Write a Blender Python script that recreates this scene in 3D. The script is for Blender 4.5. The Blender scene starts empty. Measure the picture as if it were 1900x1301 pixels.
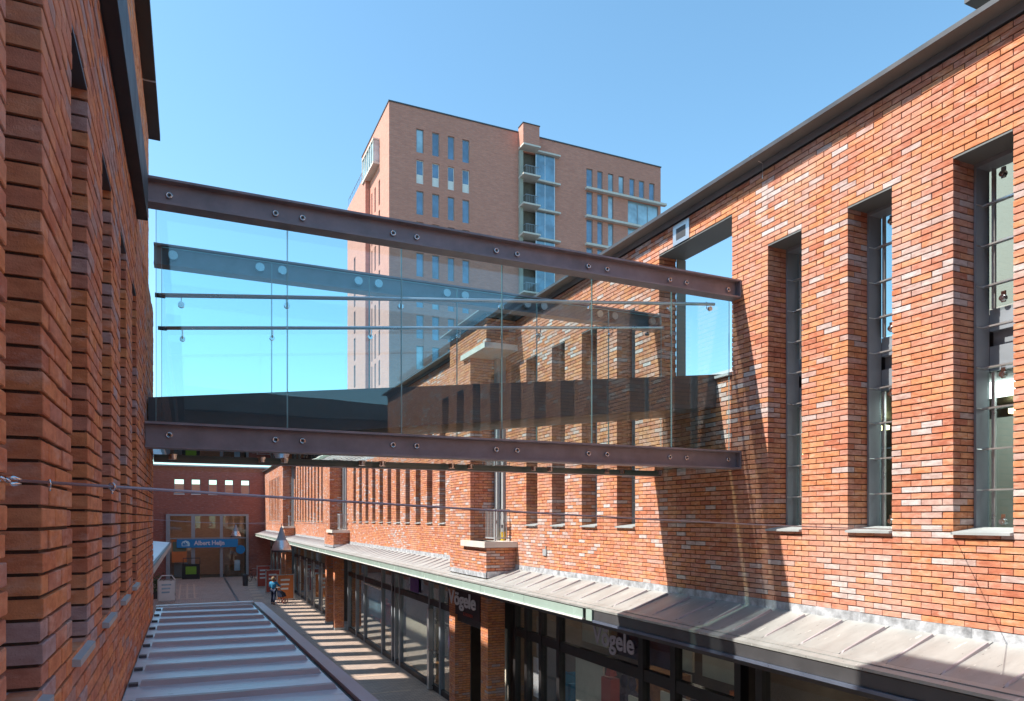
import bpy, math, random
import numpy as np
from mathutils import Vector, Matrix
random.seed(7)
rng = np.random.RandomState(11)
R_ = math.radians
scn = bpy.context.scene
C = scn.collection

# ------------------------------------------------------------------ camera, sky, sun, exposure
YAW = math.atan(599 / 1325.0)
cd = bpy.data.cameras.new('camera'); cam = bpy.data.objects.new('camera', cd); C.objects.link(cam)
cd.sensor_width = 36; cd.lens = 36 * 1325 / 1900.0
cd.shift_y = (963 - 650.5) / 1900.0
cd.clip_start = 0.05; cd.clip_end = 2500
cam.rotation_euler = (R_(90), 0, -YAW)
scn.camera = cam

SUN = Vector((-1.0, 0.25, 1.24)).normalized()          # towards the sun
w = bpy.data.worlds.new('World'); scn.world = w; w.use_nodes = True
nt = w.node_tree; nt.nodes.clear()
so = nt.nodes.new('ShaderNodeOutputWorld'); bg = nt.nodes.new('ShaderNodeBackground'); sk = nt.nodes.new('ShaderNodeTexSky')
sk.sky_type = 'NISHITA'; sk.sun_disc = False
sk.sun_elevation = math.asin(SUN.z); sk.sun_rotation = math.atan2(SUN.x, SUN.y)
sk.air_density = 1.0; sk.dust_density = 0.6; sk.ozone_density = 1.0
bg.inputs['Strength'].default_value = 0.15
tn = nt.nodes.new('ShaderNodeMix'); tn.data_type = 'RGBA'; tn.blend_type = 'MULTIPLY'; tn.inputs[0].default_value = 1
tn.inputs[7].default_value = (.40, .54, .53, 1)
nt.links.new(sk.outputs[0], tn.inputs[6]); nt.links.new(tn.outputs[2], bg.inputs[0]); nt.links.new(bg.outputs[0], so.inputs[0])
sl = bpy.data.lights.new('sun', 'SUN'); sl.energy = 2.3; sl.angle = R_(0.53); sl.color = (1, .93, .82)
sun = bpy.data.objects.new('sun', sl); C.objects.link(sun)
sun.rotation_euler = SUN.to_track_quat('Z', 'Y').to_euler()
scn.view_settings.view_transform = 'Standard'; scn.view_settings.look = 'None'
scn.view_settings.gamma = 1; scn.view_settings.exposure = 1.88
scn.view_settings.use_curve_mapping = False
scn.render.engine = 'CYCLES'
scn.cycles.max_bounces = 14; scn.cycles.diffuse_bounces = 8; scn.cycles.transparent_max_bounces = 16

# ------------------------------------------------------------------ materials
def newmat(name):
    m = bpy.data.materials.new(name); m.use_nodes = True
    nt = m.node_tree; b = nt.nodes['Principled BSDF']
    return m, nt, b
def mapr(nt, src, a, b, c, d):
    n = nt.nodes.new('ShaderNodeMapRange'); n.inputs[1].default_value = a; n.inputs[2].default_value = b
    n.inputs[3].default_value = c; n.inputs[4].default_value = d; nt.links.new(src, n.inputs[0]); return n.outputs[0]
def noise(nt, vec, scale, detail=3, rough=.6):
    n = nt.nodes.new('ShaderNodeTexNoise'); n.inputs['Scale'].default_value = scale
    n.inputs['Detail'].default_value = detail; n.inputs['Roughness'].default_value = rough
    if vec is not None: nt.links.new(vec, n.inputs['Vector'])
    return n.outputs[0]
def mixc(nt, fac, a, b, mode='MIX'):
    n = nt.nodes.new('ShaderNodeMix'); n.data_type = 'RGBA'; n.blend_type = mode
    for s, v in ((0, fac), (6, a), (7, b)):
        if hasattr(v, 'links'): nt.links.new(v, n.inputs[s])
        else: n.inputs[s].default_value = v if s == 0 else (*v, 1)
    return n.outputs[2]
def simple(name, col, rough=.6, metal=0, spec=.5, var=.15, vscale=3, bump=0, bscale=60, stretch=None, specks=False):
    m, nt, b = newmat(name)
    geo = nt.nodes.new('ShaderNodeNewGeometry').outputs['Position']
    if stretch:
        mp = nt.nodes.new('ShaderNodeMapping'); mp.inputs['Scale'].default_value = stretch
        nt.links.new(geo, mp.inputs[0]); geo = mp.outputs[0]
    n1 = noise(nt, geo, vscale, 5)
    c = mixc(nt, mapr(nt, n1, .3, .7, 0, 1), tuple(x * (1 - var) for x in col), tuple(min(1, x * (1 + var)) for x in col))
    if specks:
        c = mixc(nt, mapr(nt, noise(nt, geo, 14, 2, .5), .70, .74, 0, .75), c, (.10, .09, .08))
        c = mixc(nt, mapr(nt, noise(nt, geo, 1.1, 6, .75), .50, .72, 0, .45), c, tuple(x * .62 for x in col))
        c = mixc(nt, mapr(nt, noise(nt, geo, 5.3, 3, .5), .68, .71, 0, .6), c, (.72, .72, .70))
    nt.links.new(c, b.inputs['Base Color'])
    b.inputs['Roughness'].default_value = rough; b.inputs['Metallic'].default_value = metal
    b.inputs['Specular IOR Level'].default_value = spec
    if var: nt.links.new(mapr(nt, n1, .3, .7, rough * .85, min(1, rough * 1.15)), b.inputs['Roughness'])
    if bump:
        bp = nt.nodes.new('ShaderNodeBump'); bp.inputs['Strength'].default_value = bump; bp.inputs['Distance'].default_value = .01
        nt.links.new(noise(nt, geo, bscale, 4), bp.inputs['Height']); nt.links.new(bp.outputs[0], b.inputs['Normal'])
    return m
def brickmat(name, stops, bump=.5):
    """each brick carries its own 'tone' (mesh attribute or object property)"""
    m, nt, b = newmat(name)
    a1 = nt.nodes.new('ShaderNodeAttribute'); a1.attribute_type = 'GEOMETRY'; a1.attribute_name = 'tone'
    a2 = nt.nodes.new('ShaderNodeAttribute'); a2.attribute_type = 'OBJECT'; a2.attribute_name = 'tone'
    ad = nt.nodes.new('ShaderNodeMath'); nt.links.new(a1.outputs['Fac'], ad.inputs[0]); nt.links.new(a2.outputs['Fac'], ad.inputs[1])
    cr = nt.nodes.new('ShaderNodeValToRGB'); cr.color_ramp.interpolation = 'CONSTANT' if False else 'LINEAR'
    el = cr.color_ramp.elements
    el[0].position = stops[0][0]; el[0].color = (*stops[0][1], 1); el[1].position = stops[-1][0]; el[1].color = (*stops[-1][1], 1)
    for p, c in stops[1:-1]:
        e = el.new(p); e.color = (*c, 1)
    nt.links.new(ad.outputs[0], cr.inputs[0])
    geo = nt.nodes.new('ShaderNodeNewGeometry').outputs['Position']
    mp = nt.nodes.new('ShaderNodeMapping'); mp.inputs['Scale'].default_value = (.5, .5, 1.3); nt.links.new(geo, mp.inputs[0])
    big = noise(nt, mp.outputs[0], 22, 4); fine = noise(nt, geo, 160, 3)
    c = mixc(nt, mapr(nt, big, .38, .66, 0, .72), cr.outputs[0], (.66, .52, .48), 'MULTIPLY')
    c = mixc(nt, mapr(nt, noise(nt, mp.outputs[0], 9, 5, .75), .52, .68, 0, .35), c, (.80, .60, .50))
    c = mixc(nt, mapr(nt, fine, .66, .76, 0, .8), c, (.07, .045, .04))
    wx = noise(nt, geo, .9, 3)
    c = mixc(nt, mapr(nt, wx, .5, .8, 0, .22), c, (.55, .42, .38))
    mp2 = nt.nodes.new('ShaderNodeMapping'); mp2.inputs['Scale'].default_value = (2.2, 2.2, .22); nt.links.new(geo, mp2.inputs[0])
    c = mixc(nt, mapr(nt, noise(nt, mp2.outputs[0], 1.6, 5, .7), .52, .75, 0, .30), c, (.30, .17, .13))
    mp3 = nt.nodes.new('ShaderNodeMapping'); mp3.inputs['Scale'].default_value = (1, 1, .8); nt.links.new(geo, mp3.inputs[0])
    c = mixc(nt, mapr(nt, noise(nt, mp3.outputs[0], .55, 5, .65), .54, .72, 0, .28), c, (.66, .55, .50))
    nt.links.new(c, b.inputs['Base Color']); b.inputs['Roughness'].default_value = .88; b.inputs['Specular IOR Level'].default_value = .25
    bp = nt.nodes.new('ShaderNodeBump'); bp.inputs['Strength'].default_value = bump; bp.inputs['Distance'].default_value = .004
    s = nt.nodes.new('ShaderNodeMath'); nt.links.new(fine, s.inputs[0]); nt.links.new(big, s.inputs[1])
    nt.links.new(s.outputs[0], bp.inputs['Height']); nt.links.new(bp.outputs[0], b.inputs['Normal'])
    return m
M = {}
M['brick'] = brickmat('orange_brick', [(0, (.47, .165, .10)), (.12, (.56, .215, .125)), (.3, (.62, .26, .125)), (.45, (.66, .30, .15)), (.6, (.60, .28, .19)), (.74, (.60, .27, .19)),
                                       (.80, (.58, .34, .28)), (.88, (.53, .40, .37)), (1.0, (.62, .56, .56))])
M['brick_shade'] = brickmat('shade_lifted_brick', [(0, (.52, .20, .12)), (.2, (.68, .25, .12)), (.4, (.76, .32, .13)), (.6, (.70, .29, .15)), (.75, (.60, .27, .18)),
                                          (.85, (.50, .32, .27)), (1.0, (.50, .38, .38))], .5)  # copy of the brick for shaded walls, fill light lifted into its colour
M['mortar'] = simple('dark_mortar', (.085, .058, .046), .95, var=.25, vscale=20, bump=.5, bscale=200)
M['steel'] = simple('bridge_steel', (.26, .235, .255), .46, .2, var=.22, vscale=3.5, bump=.08, bscale=9)
M['darksteel'] = simple('dark_grey_steel', (.075, .075, .082), .45, .2, var=.15)
M['frame'] = simple('grey_frame_paint', (.24, .27, .31), .45, .1, var=.1)
M['soffit'] = simple('grey_soffit_panel', (.15, .16, .16), .6, var=.1)
M['zinc'] = simple('weathered_zinc', (.405, .41, .40), .5, .35, var=.12, vscale=1.6, bump=.12, bscale=5, stretch=(1, 3, 1), specks=True)
M['zinc_skylit'] = simple('skylit_weathered_zinc', (.66, .69, .74), .4, .35, var=.22, vscale=2.2, bump=.2, bscale=6, stretch=(1, 4, 1), specks=True)  # zinc copy for the shaded canopy, sky reflection put into the paler bluer colour
M['rib'] = simple('zinc_rib', (.46, .42, .44), .55, .3, var=.12, vscale=2)
M['lead'] = simple('lead_flashing', (.46, .48, .52), .5, .3, var=.45, vscale=9, bump=.6, bscale=30)
M['concrete'] = simple('pale_concrete', (.62, .58, .53), .8, var=.08, vscale=4)
M['alu'] = simple('brushed_aluminium', (.62, .62, .63), .3, .8, var=.08)
M['chrome'] = simple('polished_steel', (.75, .74, .74), .14, 1, var=.05)
M['cable'] = simple('galvanised_cable', (.42, .38, .42), .45, .6, var=.1)
M['white'] = simple('white_paint', (.78, .77, .74), .5, var=.05)
M['grey'] = simple('mid_grey_paint', (.34, .36, .38), .6, var=.08)
M['palewall'] = simple('pale_render', (.34, .35, .31), .85, var=.06, vscale=1)
M['black'] = simple('black_paint', (.022, .020, .022), .5, var=.2)
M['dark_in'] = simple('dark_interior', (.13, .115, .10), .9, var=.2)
M['beige'] = simple('beige_panel', (.62, .57, .47), .8, var=.1)
M['wood'] = simple('warm_wood', (.34, .17, .07), .6, var=.3, vscale=6)
M['bluefab'] = simple('blue_jacket', (.02, .22, .42), .8, var=.15, vscale=12)
M['denim'] = simple('dark_trousers', (.02, .03, .07), .9, var=.2, vscale=12)
M['skin'] = simple('skin', (.45, .26, .18), .6, var=.05)
M['hair'] = simple('fair_hair', (.30, .19, .10), .8, var=.2, vscale=30)
M['red'] = simple('red_poster', (.48, .09, .06), .5, var=.1)
M['orange'] = simple('orange_poster', (.62, .18, .05), .5, var=.1)
M['green'] = simple('lime_plastic', (.18, .36, .03), .5, var=.1)
M['bluesign'] = simple('blue_sign', (.015, .25, .58), .4, var=.03)
M['yellow'] = simple('yellow_plastic', (.65, .45, .03), .5, var=.05)
M['purple'] = simple('purple_paper', (.13, .05, .28), .6, var=.1)
M['rubber'] = simple('tyre_rubber', (.02, .02, .02), .8, var=.1)
M['letter'] = simple('letter_white', (.72, .70, .74), .4, var=.02)
M['letterdim'] = simple('letter_grey', (.34, .30, .36), .4, var=.02)
M['redletter'] = simple('letter_red', (.40, .06, .04), .5, var=.02)
M['plant'] = simple('plant_leaf', (.05, .08, .03), .8, var=.3, vscale=10)
M['tile'] = simple('sill_grey', (.42, .45, .46), .5, .2, var=.08)

def glassmat(name, tint, refl, rough=0.0):
    tint = tuple(math.sqrt(x) for x in tint); refl = refl / 2      # a pane has two faces
    m = bpy.data.materials.new(name); m.use_nodes = True; nt = m.node_tree; nt.nodes.clear()
    o = nt.nodes.new('ShaderNodeOutputMaterial'); mx = nt.nodes.new('ShaderNodeMixShader')
    t = nt.nodes.new('ShaderNodeBsdfTransparent'); t.inputs[0].default_value = (*tint, 1)
    g = nt.nodes.new('ShaderNodeBsdfGlossy'); g.inputs['Roughness'].default_value = rough; g.inputs[0].default_value = (.86, .97, 1, 1)
    lw = nt.nodes.new('ShaderNodeLayerWeight'); lw.inputs[0].default_value = .5
    p = nt.nodes.new('ShaderNodeMath'); p.operation = 'POWER'; p.inputs[1].default_value = 4; nt.links.new(lw.outputs['Facing'], p.inputs[0])
    f = mapr(nt, p.outputs[0], 0, 1, refl, 1)
    geo = nt.nodes.new('ShaderNodeNewGeometry').outputs['Position']
    bp = nt.nodes.new('ShaderNodeBump'); bp.inputs['Strength'].default_value = .03; bp.inputs['Distance'].default_value = .02
    nt.links.new(noise(nt, geo, 1.3, 1), bp.inputs['Height']); nt.links.new(bp.outputs[0], g.inputs['Normal'])
    nt.links.new(f, mx.inputs[0]); nt.links.new(t.outputs[0], mx.inputs[1]); nt.links.new(g.outputs[0], mx.inputs[2])
    nt.links.new(mx.outputs[0], o.inputs[0]); return m
M['glass'] = glassmat('bridge_glass', (.79, .93, .95), .10)
M['glassedge'] = simple('glass_edge_green', (.30, .50, .52), .15, .2, var=.05)
M['winglass'] = glassmat('window_glass', (.74, .82, .80), .10)
M['shopglass'] = glassmat('shop_glass', (.78, .80, .80), .10)
M['underglass'] = glassmat('dark_underside_glass', (.16, .24, .21), .16)
M['fasciaglass'] = simple('pale_green_glass_fascia', (.34, .44, .40), .25, 0, var=.06)
def farglass(name, c):
    m, nt, b = newmat(name); b.inputs['Base Color'].default_value = (*c, 1); b.inputs['Roughness'].default_value = .06
    b.inputs['Specular IOR Level'].default_value = 1.0; b.inputs['IOR'].default_value = 1.9
    geo = nt.nodes.new('ShaderNodeNewGeometry').outputs['Position']
    nt.links.new(mixc(nt, mapr(nt, noise(nt, geo, .7, 2), .35, .65, 0, 1), tuple(x * .6 for x in c), tuple(x * 1.4 for x in c)), b.inputs['Base Color'])
    return m
M['farglass'] = farglass('tower_window_glass', (.07, .15, .27))
M['farpale'] = farglass('pale_blind_glass', (.26, .40, .48))
M['balcglass'] = farglass('balcony_glass', (.10, .22, .33))
def emit(name, col, s):
    m = bpy.data.materials.new(name); m.use_nodes = True; nt = m.node_tree; nt.nodes.clear()
    o = nt.nodes.new('ShaderNodeOutputMaterial'); e = nt.nodes.new('ShaderNodeEmission'); e.inputs[0].default_value = (*col, 1); e.inputs[1].default_value = s
    nt.links.new(e.outputs[0], o.inputs[0]); return m
M['lamp_on'] = emit('lit_tube', (1, .93, .45), 2.2)
M['panel_on'] = emit('lit_ceiling_panel', (1, .88, .70), 5)

def far_brick(name, c1, c2, mort, sc=1.0):
    m, nt, b = newmat(name)
    geo = nt.nodes.new('ShaderNodeNewGeometry').outputs['Position']
    sp = nt.nodes.new('ShaderNodeSeparateXYZ'); nt.links.new(geo, sp.inputs[0])
    ad = nt.nodes.new('ShaderNodeMath'); nt.links.new(sp.outputs[0], ad.inputs[0]); nt.links.new(sp.outputs[1], ad.inputs[1])
    cb = nt.nodes.new('ShaderNodeCombineXYZ'); nt.links.new(ad.outputs[0], cb.inputs[0]); nt.links.new(sp.outputs[2], cb.inputs[1])
    bt = nt.nodes.new('ShaderNodeTexBrick'); nt.links.new(cb.outputs[0], bt.inputs['Vector'])
    bt.inputs['Scale'].default_value = 1; bt.inputs['Brick Width'].default_value = .218 * sc; bt.inputs['Row Height'].default_value = .064 * sc
    bt.inputs['Mortar Size'].default_value = .005 * sc; bt.inputs['Mortar Smooth'].default_value = .2
    bt.inputs['Color1'].default_value = (*c1, 1); bt.inputs['Color2'].default_value = (*c2, 1); bt.inputs['Mortar'].default_value = (*mort, 1)
    mp = nt.nodes.new('ShaderNodeMapping'); mp.inputs['Scale'].default_value = (1, 3.5, 1); nt.links.new(cb.outputs[0], mp.inputs[0])
    n = noise(nt, mp.outputs[0], .9, 6, .7)
    c = mixc(nt, mapr(nt, n, .3, .7, 0, .5), bt.outputs[0], tuple(x * .72 for x in c2), 'MIX')
    n2 = noise(nt, mp.outputs[0], 3.2, 4, .7)
    c = mixc(nt, mapr(nt, n2, .50, .72, 0, .5), c, (.46, .34, .32))
    mp4 = nt.nodes.new('ShaderNodeMapping'); mp4.inputs['Scale'].default_value = (.8, 5.5, 1); nt.links.new(cb.outputs[0], mp4.inputs[0])
    c = mixc(nt, mapr(nt, noise(nt, mp4.outputs[0], 1.7, 6, .8), .50, .70, 0, .55), c, tuple(x * .5 for x in c1))
    c = mixc(nt, mapr(nt, noise(nt, geo, .08, 3, .6), .45, .7, 0, .25), c, tuple(x * .62 for x in c1))
    nt.links.new(c, b.inputs['Base Color']); b.inputs['Roughness'].default_value = .9
    return m
M['farbrick'] = far_brick('distant_brick', (.44, .15, .075), (.34, .12, .07), (.16, .10, .08))
M['towerbrick'] = far_brick('tower_brick', (.70, .31, .225), (.58, .245, .185), (.38, .22, .18), 1.5)
M['ahbrick'] = far_brick('end_wall_brick', (.46, .16, .11), (.36, .13, .10), (.20, .12, .10), 1.3)
def paving(name):
    m, nt, b = newmat(name)
    geo = nt.nodes.new('ShaderNodeNewGeometry').outputs['Position']
    bt = nt.nodes.new('ShaderNodeTexBrick'); nt.links.new(geo, bt.inputs['Vector'])
    bt.inputs['Scale'].default_value = 1; bt.inputs['Brick Width'].default_value = .22; bt.inputs['Row Height'].default_value = .09
    bt.inputs['Mortar Size'].default_value = .009
    bt.inputs['Color1'].default_value = (.50, .36, .28, 1); bt.inputs['Color2'].default_value = (.34, .25, .21, 1); bt.inputs['Mortar'].default_value = (.11, .10, .09, 1)
    c = mixc(nt, mapr(nt, noise(nt, geo, .5, 5), .35, .7, 0, .5), bt.outputs[0], (.42, .34, .30))
    c = mixc(nt, mapr(nt, noise(nt, geo, 6, 4), .62, .7, 0, .5), c, (.12, .10, .09))
    nt.links.new(c, b.inputs['Base Color']); b.inputs['Roughness'].default_value = .75
    return m
M['paving'] = paving('clay_paving')
M['palestone'] = simple('pale_paving_band', (.50, .36, .27), .8, var=.15, vscale=5)
M['ground'] = simple('ground_grey', (.10, .095, .09), .9, var=.2, vscale=.3)
M['roof'] = simple('bitumen_roof', (.09, .09, .095), .9, var=.2, vscale=2)

# ------------------------------------------------------------------ mesh helpers
class MB:
    def __init__(s): s.v = []; s.f = []; s.mi = []; s.mats = []
    def _m(s, m):
        if m is None: return 0
        if m not in s.mats: s.mats.append(m)
        return s.mats.index(m)
    def add(s, vs, fs, m=None):
        o = len(s.v); s.v += [tuple(p) for p in vs]; k = s._m(m)
        for f in fs: s.f.append(tuple(i + o for i in f)); s.mi.append(k)
        return s
    def box(s, x0, x1, y0, y1, z0, z1, m=None):
        return s.hexa([(x0, y0, z0), (x1, y0, z0), (x1, y1, z0), (x0, y1, z0), (x0, y0, z1), (x1, y0, z1), (x1, y1, z1), (x0, y1, z1)], m)
    def hexa(s, p, m=None):
        return s.add(p, [(3, 2, 1, 0), (4, 5, 6, 7), (0, 1, 5, 4), (1, 2, 6, 5), (2, 3, 7, 6), (3, 0, 4, 7)], m)
    def tube(s, pts, r, n=8, m=None, cap=True):
        pts = [Vector(p) for p in pts]; o = len(s.v); rs = r if isinstance(r, (list, tuple)) else [r] * len(pts); k = s._m(m)
        for i, p in enumerate(pts):
            d = (pts[min(i + 1, len(pts) - 1)] - pts[max(i - 1, 0)]).normalized()
            a = d.cross(Vector((0, 0, 1)));
            if a.length < 1e-3: a = Vector((1, 0, 0))
            a.normalize(); b = d.cross(a)
            for j in range(n):
                t = 2 * math.pi * j / n; s.v.append(tuple(p + (a * math.cos(t) + b * math.sin(t)) * rs[i]))
        for i in range(len(pts) - 1):
            for j in range(n):
                s.f.append((o + i * n + j, o + i * n + (j + 1) % n, o + (i + 1) * n + (j + 1) % n, o + (i + 1) * n + j)); s.mi.append(k)
        if cap:
            s.f.append(tuple(o + j for j in range(n))[::-1]); s.mi.append(k)
            s.f.append(tuple(o + (len(pts) - 1) * n + j for j in range(n))); s.mi.append(k)
        return s
    def lathe(s, c, prof, n=16, m=None):
        o = len(s.v); k = s._m(m)
        for r, z in prof:
            for j in range(n):
                t = 2 * math.pi * j / n; s.v.append((c[0] + r * math.cos(t), c[1] + r * math.sin(t), c[2] + z))
        for i in range(len(prof) - 1):
            for j in range(n):
                s.f.append((o + i * n + j, o + i * n + (j + 1) % n, o + (i + 1) * n + (j + 1) % n, o + (i + 1) * n + j)); s.mi.append(k)
        return s
    def ring(s, c, ax, R, r, m=None, n=14, k=6):
        c = Vector(c); ax = Vector(ax).normalized(); a = ax.orthogonal().normalized(); b = ax.cross(a); o = len(s.v); mi = s._m(m)
        for i in range(n):
            t = 2 * math.pi * i / n; d = a * math.cos(t) + b * math.sin(t)
            for j in range(k):
                u = 2 * math.pi * j / k; s.v.append(tuple(c + d * (R + r * math.cos(u)) + ax * r * math.sin(u)))
        for i in range(n):
            for j in range(k):
                s.f.append((o + i * k + j, o + ((i + 1) % n) * k + j, o + ((i + 1) % n) * k + (j + 1) % k, o + i * k + (j + 1) % k)); s.mi.append(mi)
        return s
    def mesh(s, name, mat=None, smooth=False):
        me = bpy.data.meshes.new(name); me.from_pydata(s.v, [], s.f)
        if mat is not None: me.materials.append(mat)
        else:
            for m in s.mats: me.materials.append(m)
            me.polygons.foreach_set('material_index', s.mi)
        if smooth: me.polygons.foreach_set('use_smooth', [True] * len(s.f))
        me.update(); return me
    def build(s, name, mat=None, parent=None, smooth=False, **kw):
        return mkobj(name, s.mesh(name, mat, smooth), parent, **kw)
def mkobj(name, me, parent=None, **kw):
    o = bpy.data.objects.new(name, me); C.objects.link(o)
    if parent is not None:
        o.parent = parent
        w_ = wloc(parent); o.location = (-w_[0], -w_[1], -w_[2])
    for k, v in kw.items(): o[k] = v
    return o
def wloc(o):
    x = Vector((0, 0, 0))
    while o is not None: x += o.location; o = o.parent
    return x
def thing(name, label, cat, loc, group=None):
    o = bpy.data.objects.new(name, None); C.objects.link(o); o.location = loc; o.empty_display_size = .2
    o['label'] = label; o['category'] = cat
    if group: o['group'] = group
    return o
def inst(name, me, parent, loc, rot=None, **kw):
    """an object from shared mesh data, placed in world coordinates under an unrotated parent"""
    o = bpy.data.objects.new(name, me); C.objects.link(o); o.parent = parent
    o.location = Vector(loc) - (wloc(parent) if parent else Vector((0, 0, 0)))
    if rot is not None: o.rotation_euler = rot
    for k, v in kw.items(): o[k] = v
    return o
def copy_thing(root, loc, label, group=None):
    r = root.copy(); C.objects.link(r); r.location = loc; r['label'] = label
    if group: r['group'] = group
    def rec(a, b):
        for ch in [c for c in a.children]:
            d = ch.copy(); C.objects.link(d); d.parent = b; rec(ch, d)
    rec(root, r); return r
def struct(name, mb, mat):
    o = mb.build(name, mat); o['kind'] = 'structure'; return o

# wall slab with real openings. axis 'x': wall runs along X and faces -Y; axis 'y': runs along Y and faces -X/+X
def slab(mb, axis, p0, p1, a0, a1, z0, z1, holes, m=None):
    def P(a, p, z): return (a, p, z) if axis == 'x' else (p, a, z)
    As = sorted({a0, a1, *[h[0] for h in holes], *[h[1] for h in holes]}); As = [a for a in As if a0 <= a <= a1]
    Zs = sorted({z0, z1, *[h[2] for h in holes], *[h[3] for h in holes]}); Zs = [z for z in Zs if z0 <= z <= z1]
    def solid(i, j):
        if i < 0 or j < 0 or i >= len(As) - 1 or j >= len(Zs) - 1: return False
        ca = (As[i] + As[i + 1]) / 2; cz = (Zs[j] + Zs[j + 1]) / 2
        return not any(h[0] < ca < h[1] and h[2] < cz < h[3] for h in holes)
    for i in range(len(As) - 1):
        for j in range(len(Zs) - 1):
            if not solid(i, j): continue
            b0, b1, c0, c1 = As[i], As[i + 1], Zs[j], Zs[j + 1]
            for p in (p0, p1): mb.add([P(b0, p, c0), P(b1, p, c0), P(b1, p, c1), P(b0, p, c1)], [(0, 1, 2, 3)], m)
            if not solid(i - 1, j): mb.add([P(b0, p0, c0), P(b0, p1, c0), P(b0, p1, c1), P(b0, p0, c1)], [(0, 1, 2, 3)], m)
            if not solid(i + 1, j): mb.add([P(b1, p0, c0), P(b1, p1, c0), P(b1, p1, c1), P(b1, p0, c1)], [(0, 1, 2, 3)], m)
            if not solid(i, j - 1): mb.add([P(b0, p0, c0), P(b1, p0, c0), P(b1, p1, c0), P(b0, p1, c0)], [(0, 1, 2, 3)], m)
            if not solid(i, j + 1): mb.add([P(b0, p0, c1), P(b1, p0, c1), P(b1, p1, c1), P(b0, p1, c1)], [(0, 1, 2, 3)], m)
    return mb

# ------------------------------------------------------------------ real brickwork
MOD, H2, CRS = .218, .109, .064
BJ, HJ = .0105, .0075
class Bricks:
    def __init__(s): s.rows = []    # centre xyz, A (along), N (out), len, h, depth
    def put(s, c, A, N, L, h, d): s.rows.append((*c, *A, *N, L, h, d))
    def face(s, P, A, N, a0, a1, z0, z1, openings, origin, zorg, rev=.33, reveal=True):
        """P: point fn (a, z)->xyz on the face plane; openings (a0,a1,z0,z1)"""
        A = np.array(A, float); N = np.array(N, float)
        i0 = int(math.floor((z0 - zorg) / CRS + 1e-6)); i1 = int(math.ceil((z1 - zorg) / CRS - 1e-6))
        for i in range(i0, i1):
            zb = zorg + i * CRS; zt = zb + CRS
            zlo = max(zb, z0) ; zhi = min(zt, z1)
            zc = (zb + zt) / 2
            cuts = sorted([(o[0], o[1]) for o in openings if o[2] < zc < o[3]])
            segs = []; cur = a0
            for c0, c1 in cuts:
                if c0 > cur: segs.append((cur, c0, True if cur > a0 else False, True))
                cur = max(cur, c1)
            if cur < a1: segs.append((cur, a1, cur > a0 and bool(cuts), False))
            off = (i % 2) * H2
            h = zhi - zlo - BJ
            if h < .015: continue
            for s0, s1, l_open, r_open in segs:
                j = int(math.floor((s0 - origin - off) / MOD)) - 1
                dl = dr = .1
                while True:
                    b0 = origin + off + j * MOD; b1 = b0 + MOD; j += 1
                    if b1 <= s0 + .012: continue
                    if b0 >= s1 - .012: break
                    c0 = max(b0, s0); c1 = min(b1, s1); L = c1 - c0
                    d = .1
                    if L < .15 and (c0 <= s0 + .01 and l_open): d = dl = .208
                    elif L < .15 and (c1 >= s1 - .01 and r_open): d = dr = .208
                    e0 = HJ / 2 if c0 > s0 + .005 else 0; e1 = HJ / 2 if c1 < s1 - .005 else 0
                    c = np.array(P((c0 + e0 + c1 - e1) / 2, (zlo + zhi) / 2))
                    s.put(c, A, N, L - e0 - e1, h, d)
                if reveal:
                    for flag, a, d0, sg in ((l_open, s0, dl, -1), (r_open, s1, dr, 1)):
                        if not flag: continue
                        x = d0 + HJ
                        while x < rev - .02:
                            L = min(.208 if d0 < .15 or x > .25 else .208, rev - x)
                            if d0 < .15 and x < .12: L = min(.208, rev - x)
                            c = np.array(P(a, (zlo + zhi) / 2)) - N * (x + L / 2)
                            s.put(c, -N, A * sg, L, h, .08)
                            x += L + HJ
    def arr(s): return np.array(s.rows)
def brick_verts(r, ch, jit=0):
    """r: (n,12) rows -> (n,12,3) verts of chamfered bricks"""
    n = len(r); c = r[:, 0:3]; A = r[:, 3:6]; N = r[:, 6:9]; L = r[:, 9]; h = r[:, 10]; d = r[:, 11]
    out = rng.uniform(-.0026, .0022, n) if jit else np.zeros(n)
    V = np.zeros((n, 12, 3)); Z = np.array([0, 0, 1.0])
    k = 0
    for (da, fn) in ((0, 'b'), (0, 'o'), (1, 'i')):
        for (sa, sz) in ((-1, -1), (1, -1), (1, 1), (-1, 1)):
            la = L / 2 - (ch if fn == 'i' else 0); lz = h / 2 - (ch if fn == 'i' else 0)
            ja = rng.uniform(-.0012, .0012, n) if (jit and fn != 'b') else 0
            jz = rng.uniform(-.0010, .0010, n) if (jit and fn != 'b') else 0
            dep = {'b': -d, 'o': out - ch, 'i': out}[fn]
            V[:, k] = c + A * (sa * la + ja)[:, None] + Z * (sz * lz + jz)[:, None] + N * (dep)[:, None]
            k += 1
    return V
BF = [(8, 9, 10, 11)]
for a in range(4):
    b = (a + 1) % 4
    BF.append((4 + a, 4 + b, 8 + b, 8 + a)); BF.append((a, b, 4 + b, 4 + a))
BFA = np.array(BF)
def tone_of(r, pale=.12):
    n = len(r)
    x = r[:, 0] + r[:, 1]; z = r[:, 2]
    cl = (np.sin(x * 1.7 + 1.3 * np.sin(z * 1.1 + .4)) + np.sin(x * .63 + z * 1.9 + 2) + np.sin(z * 2.7 - x * 1.1)) / 3
    t = rng.uniform(.02, .76, n)
    p = np.clip(pale * (1 + 2.6 * cl), .02, .7)
    m = rng.uniform(0, 1, n) < p
    t[m] = rng.uniform(.76, 1.0, m.sum())
    return t
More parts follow.
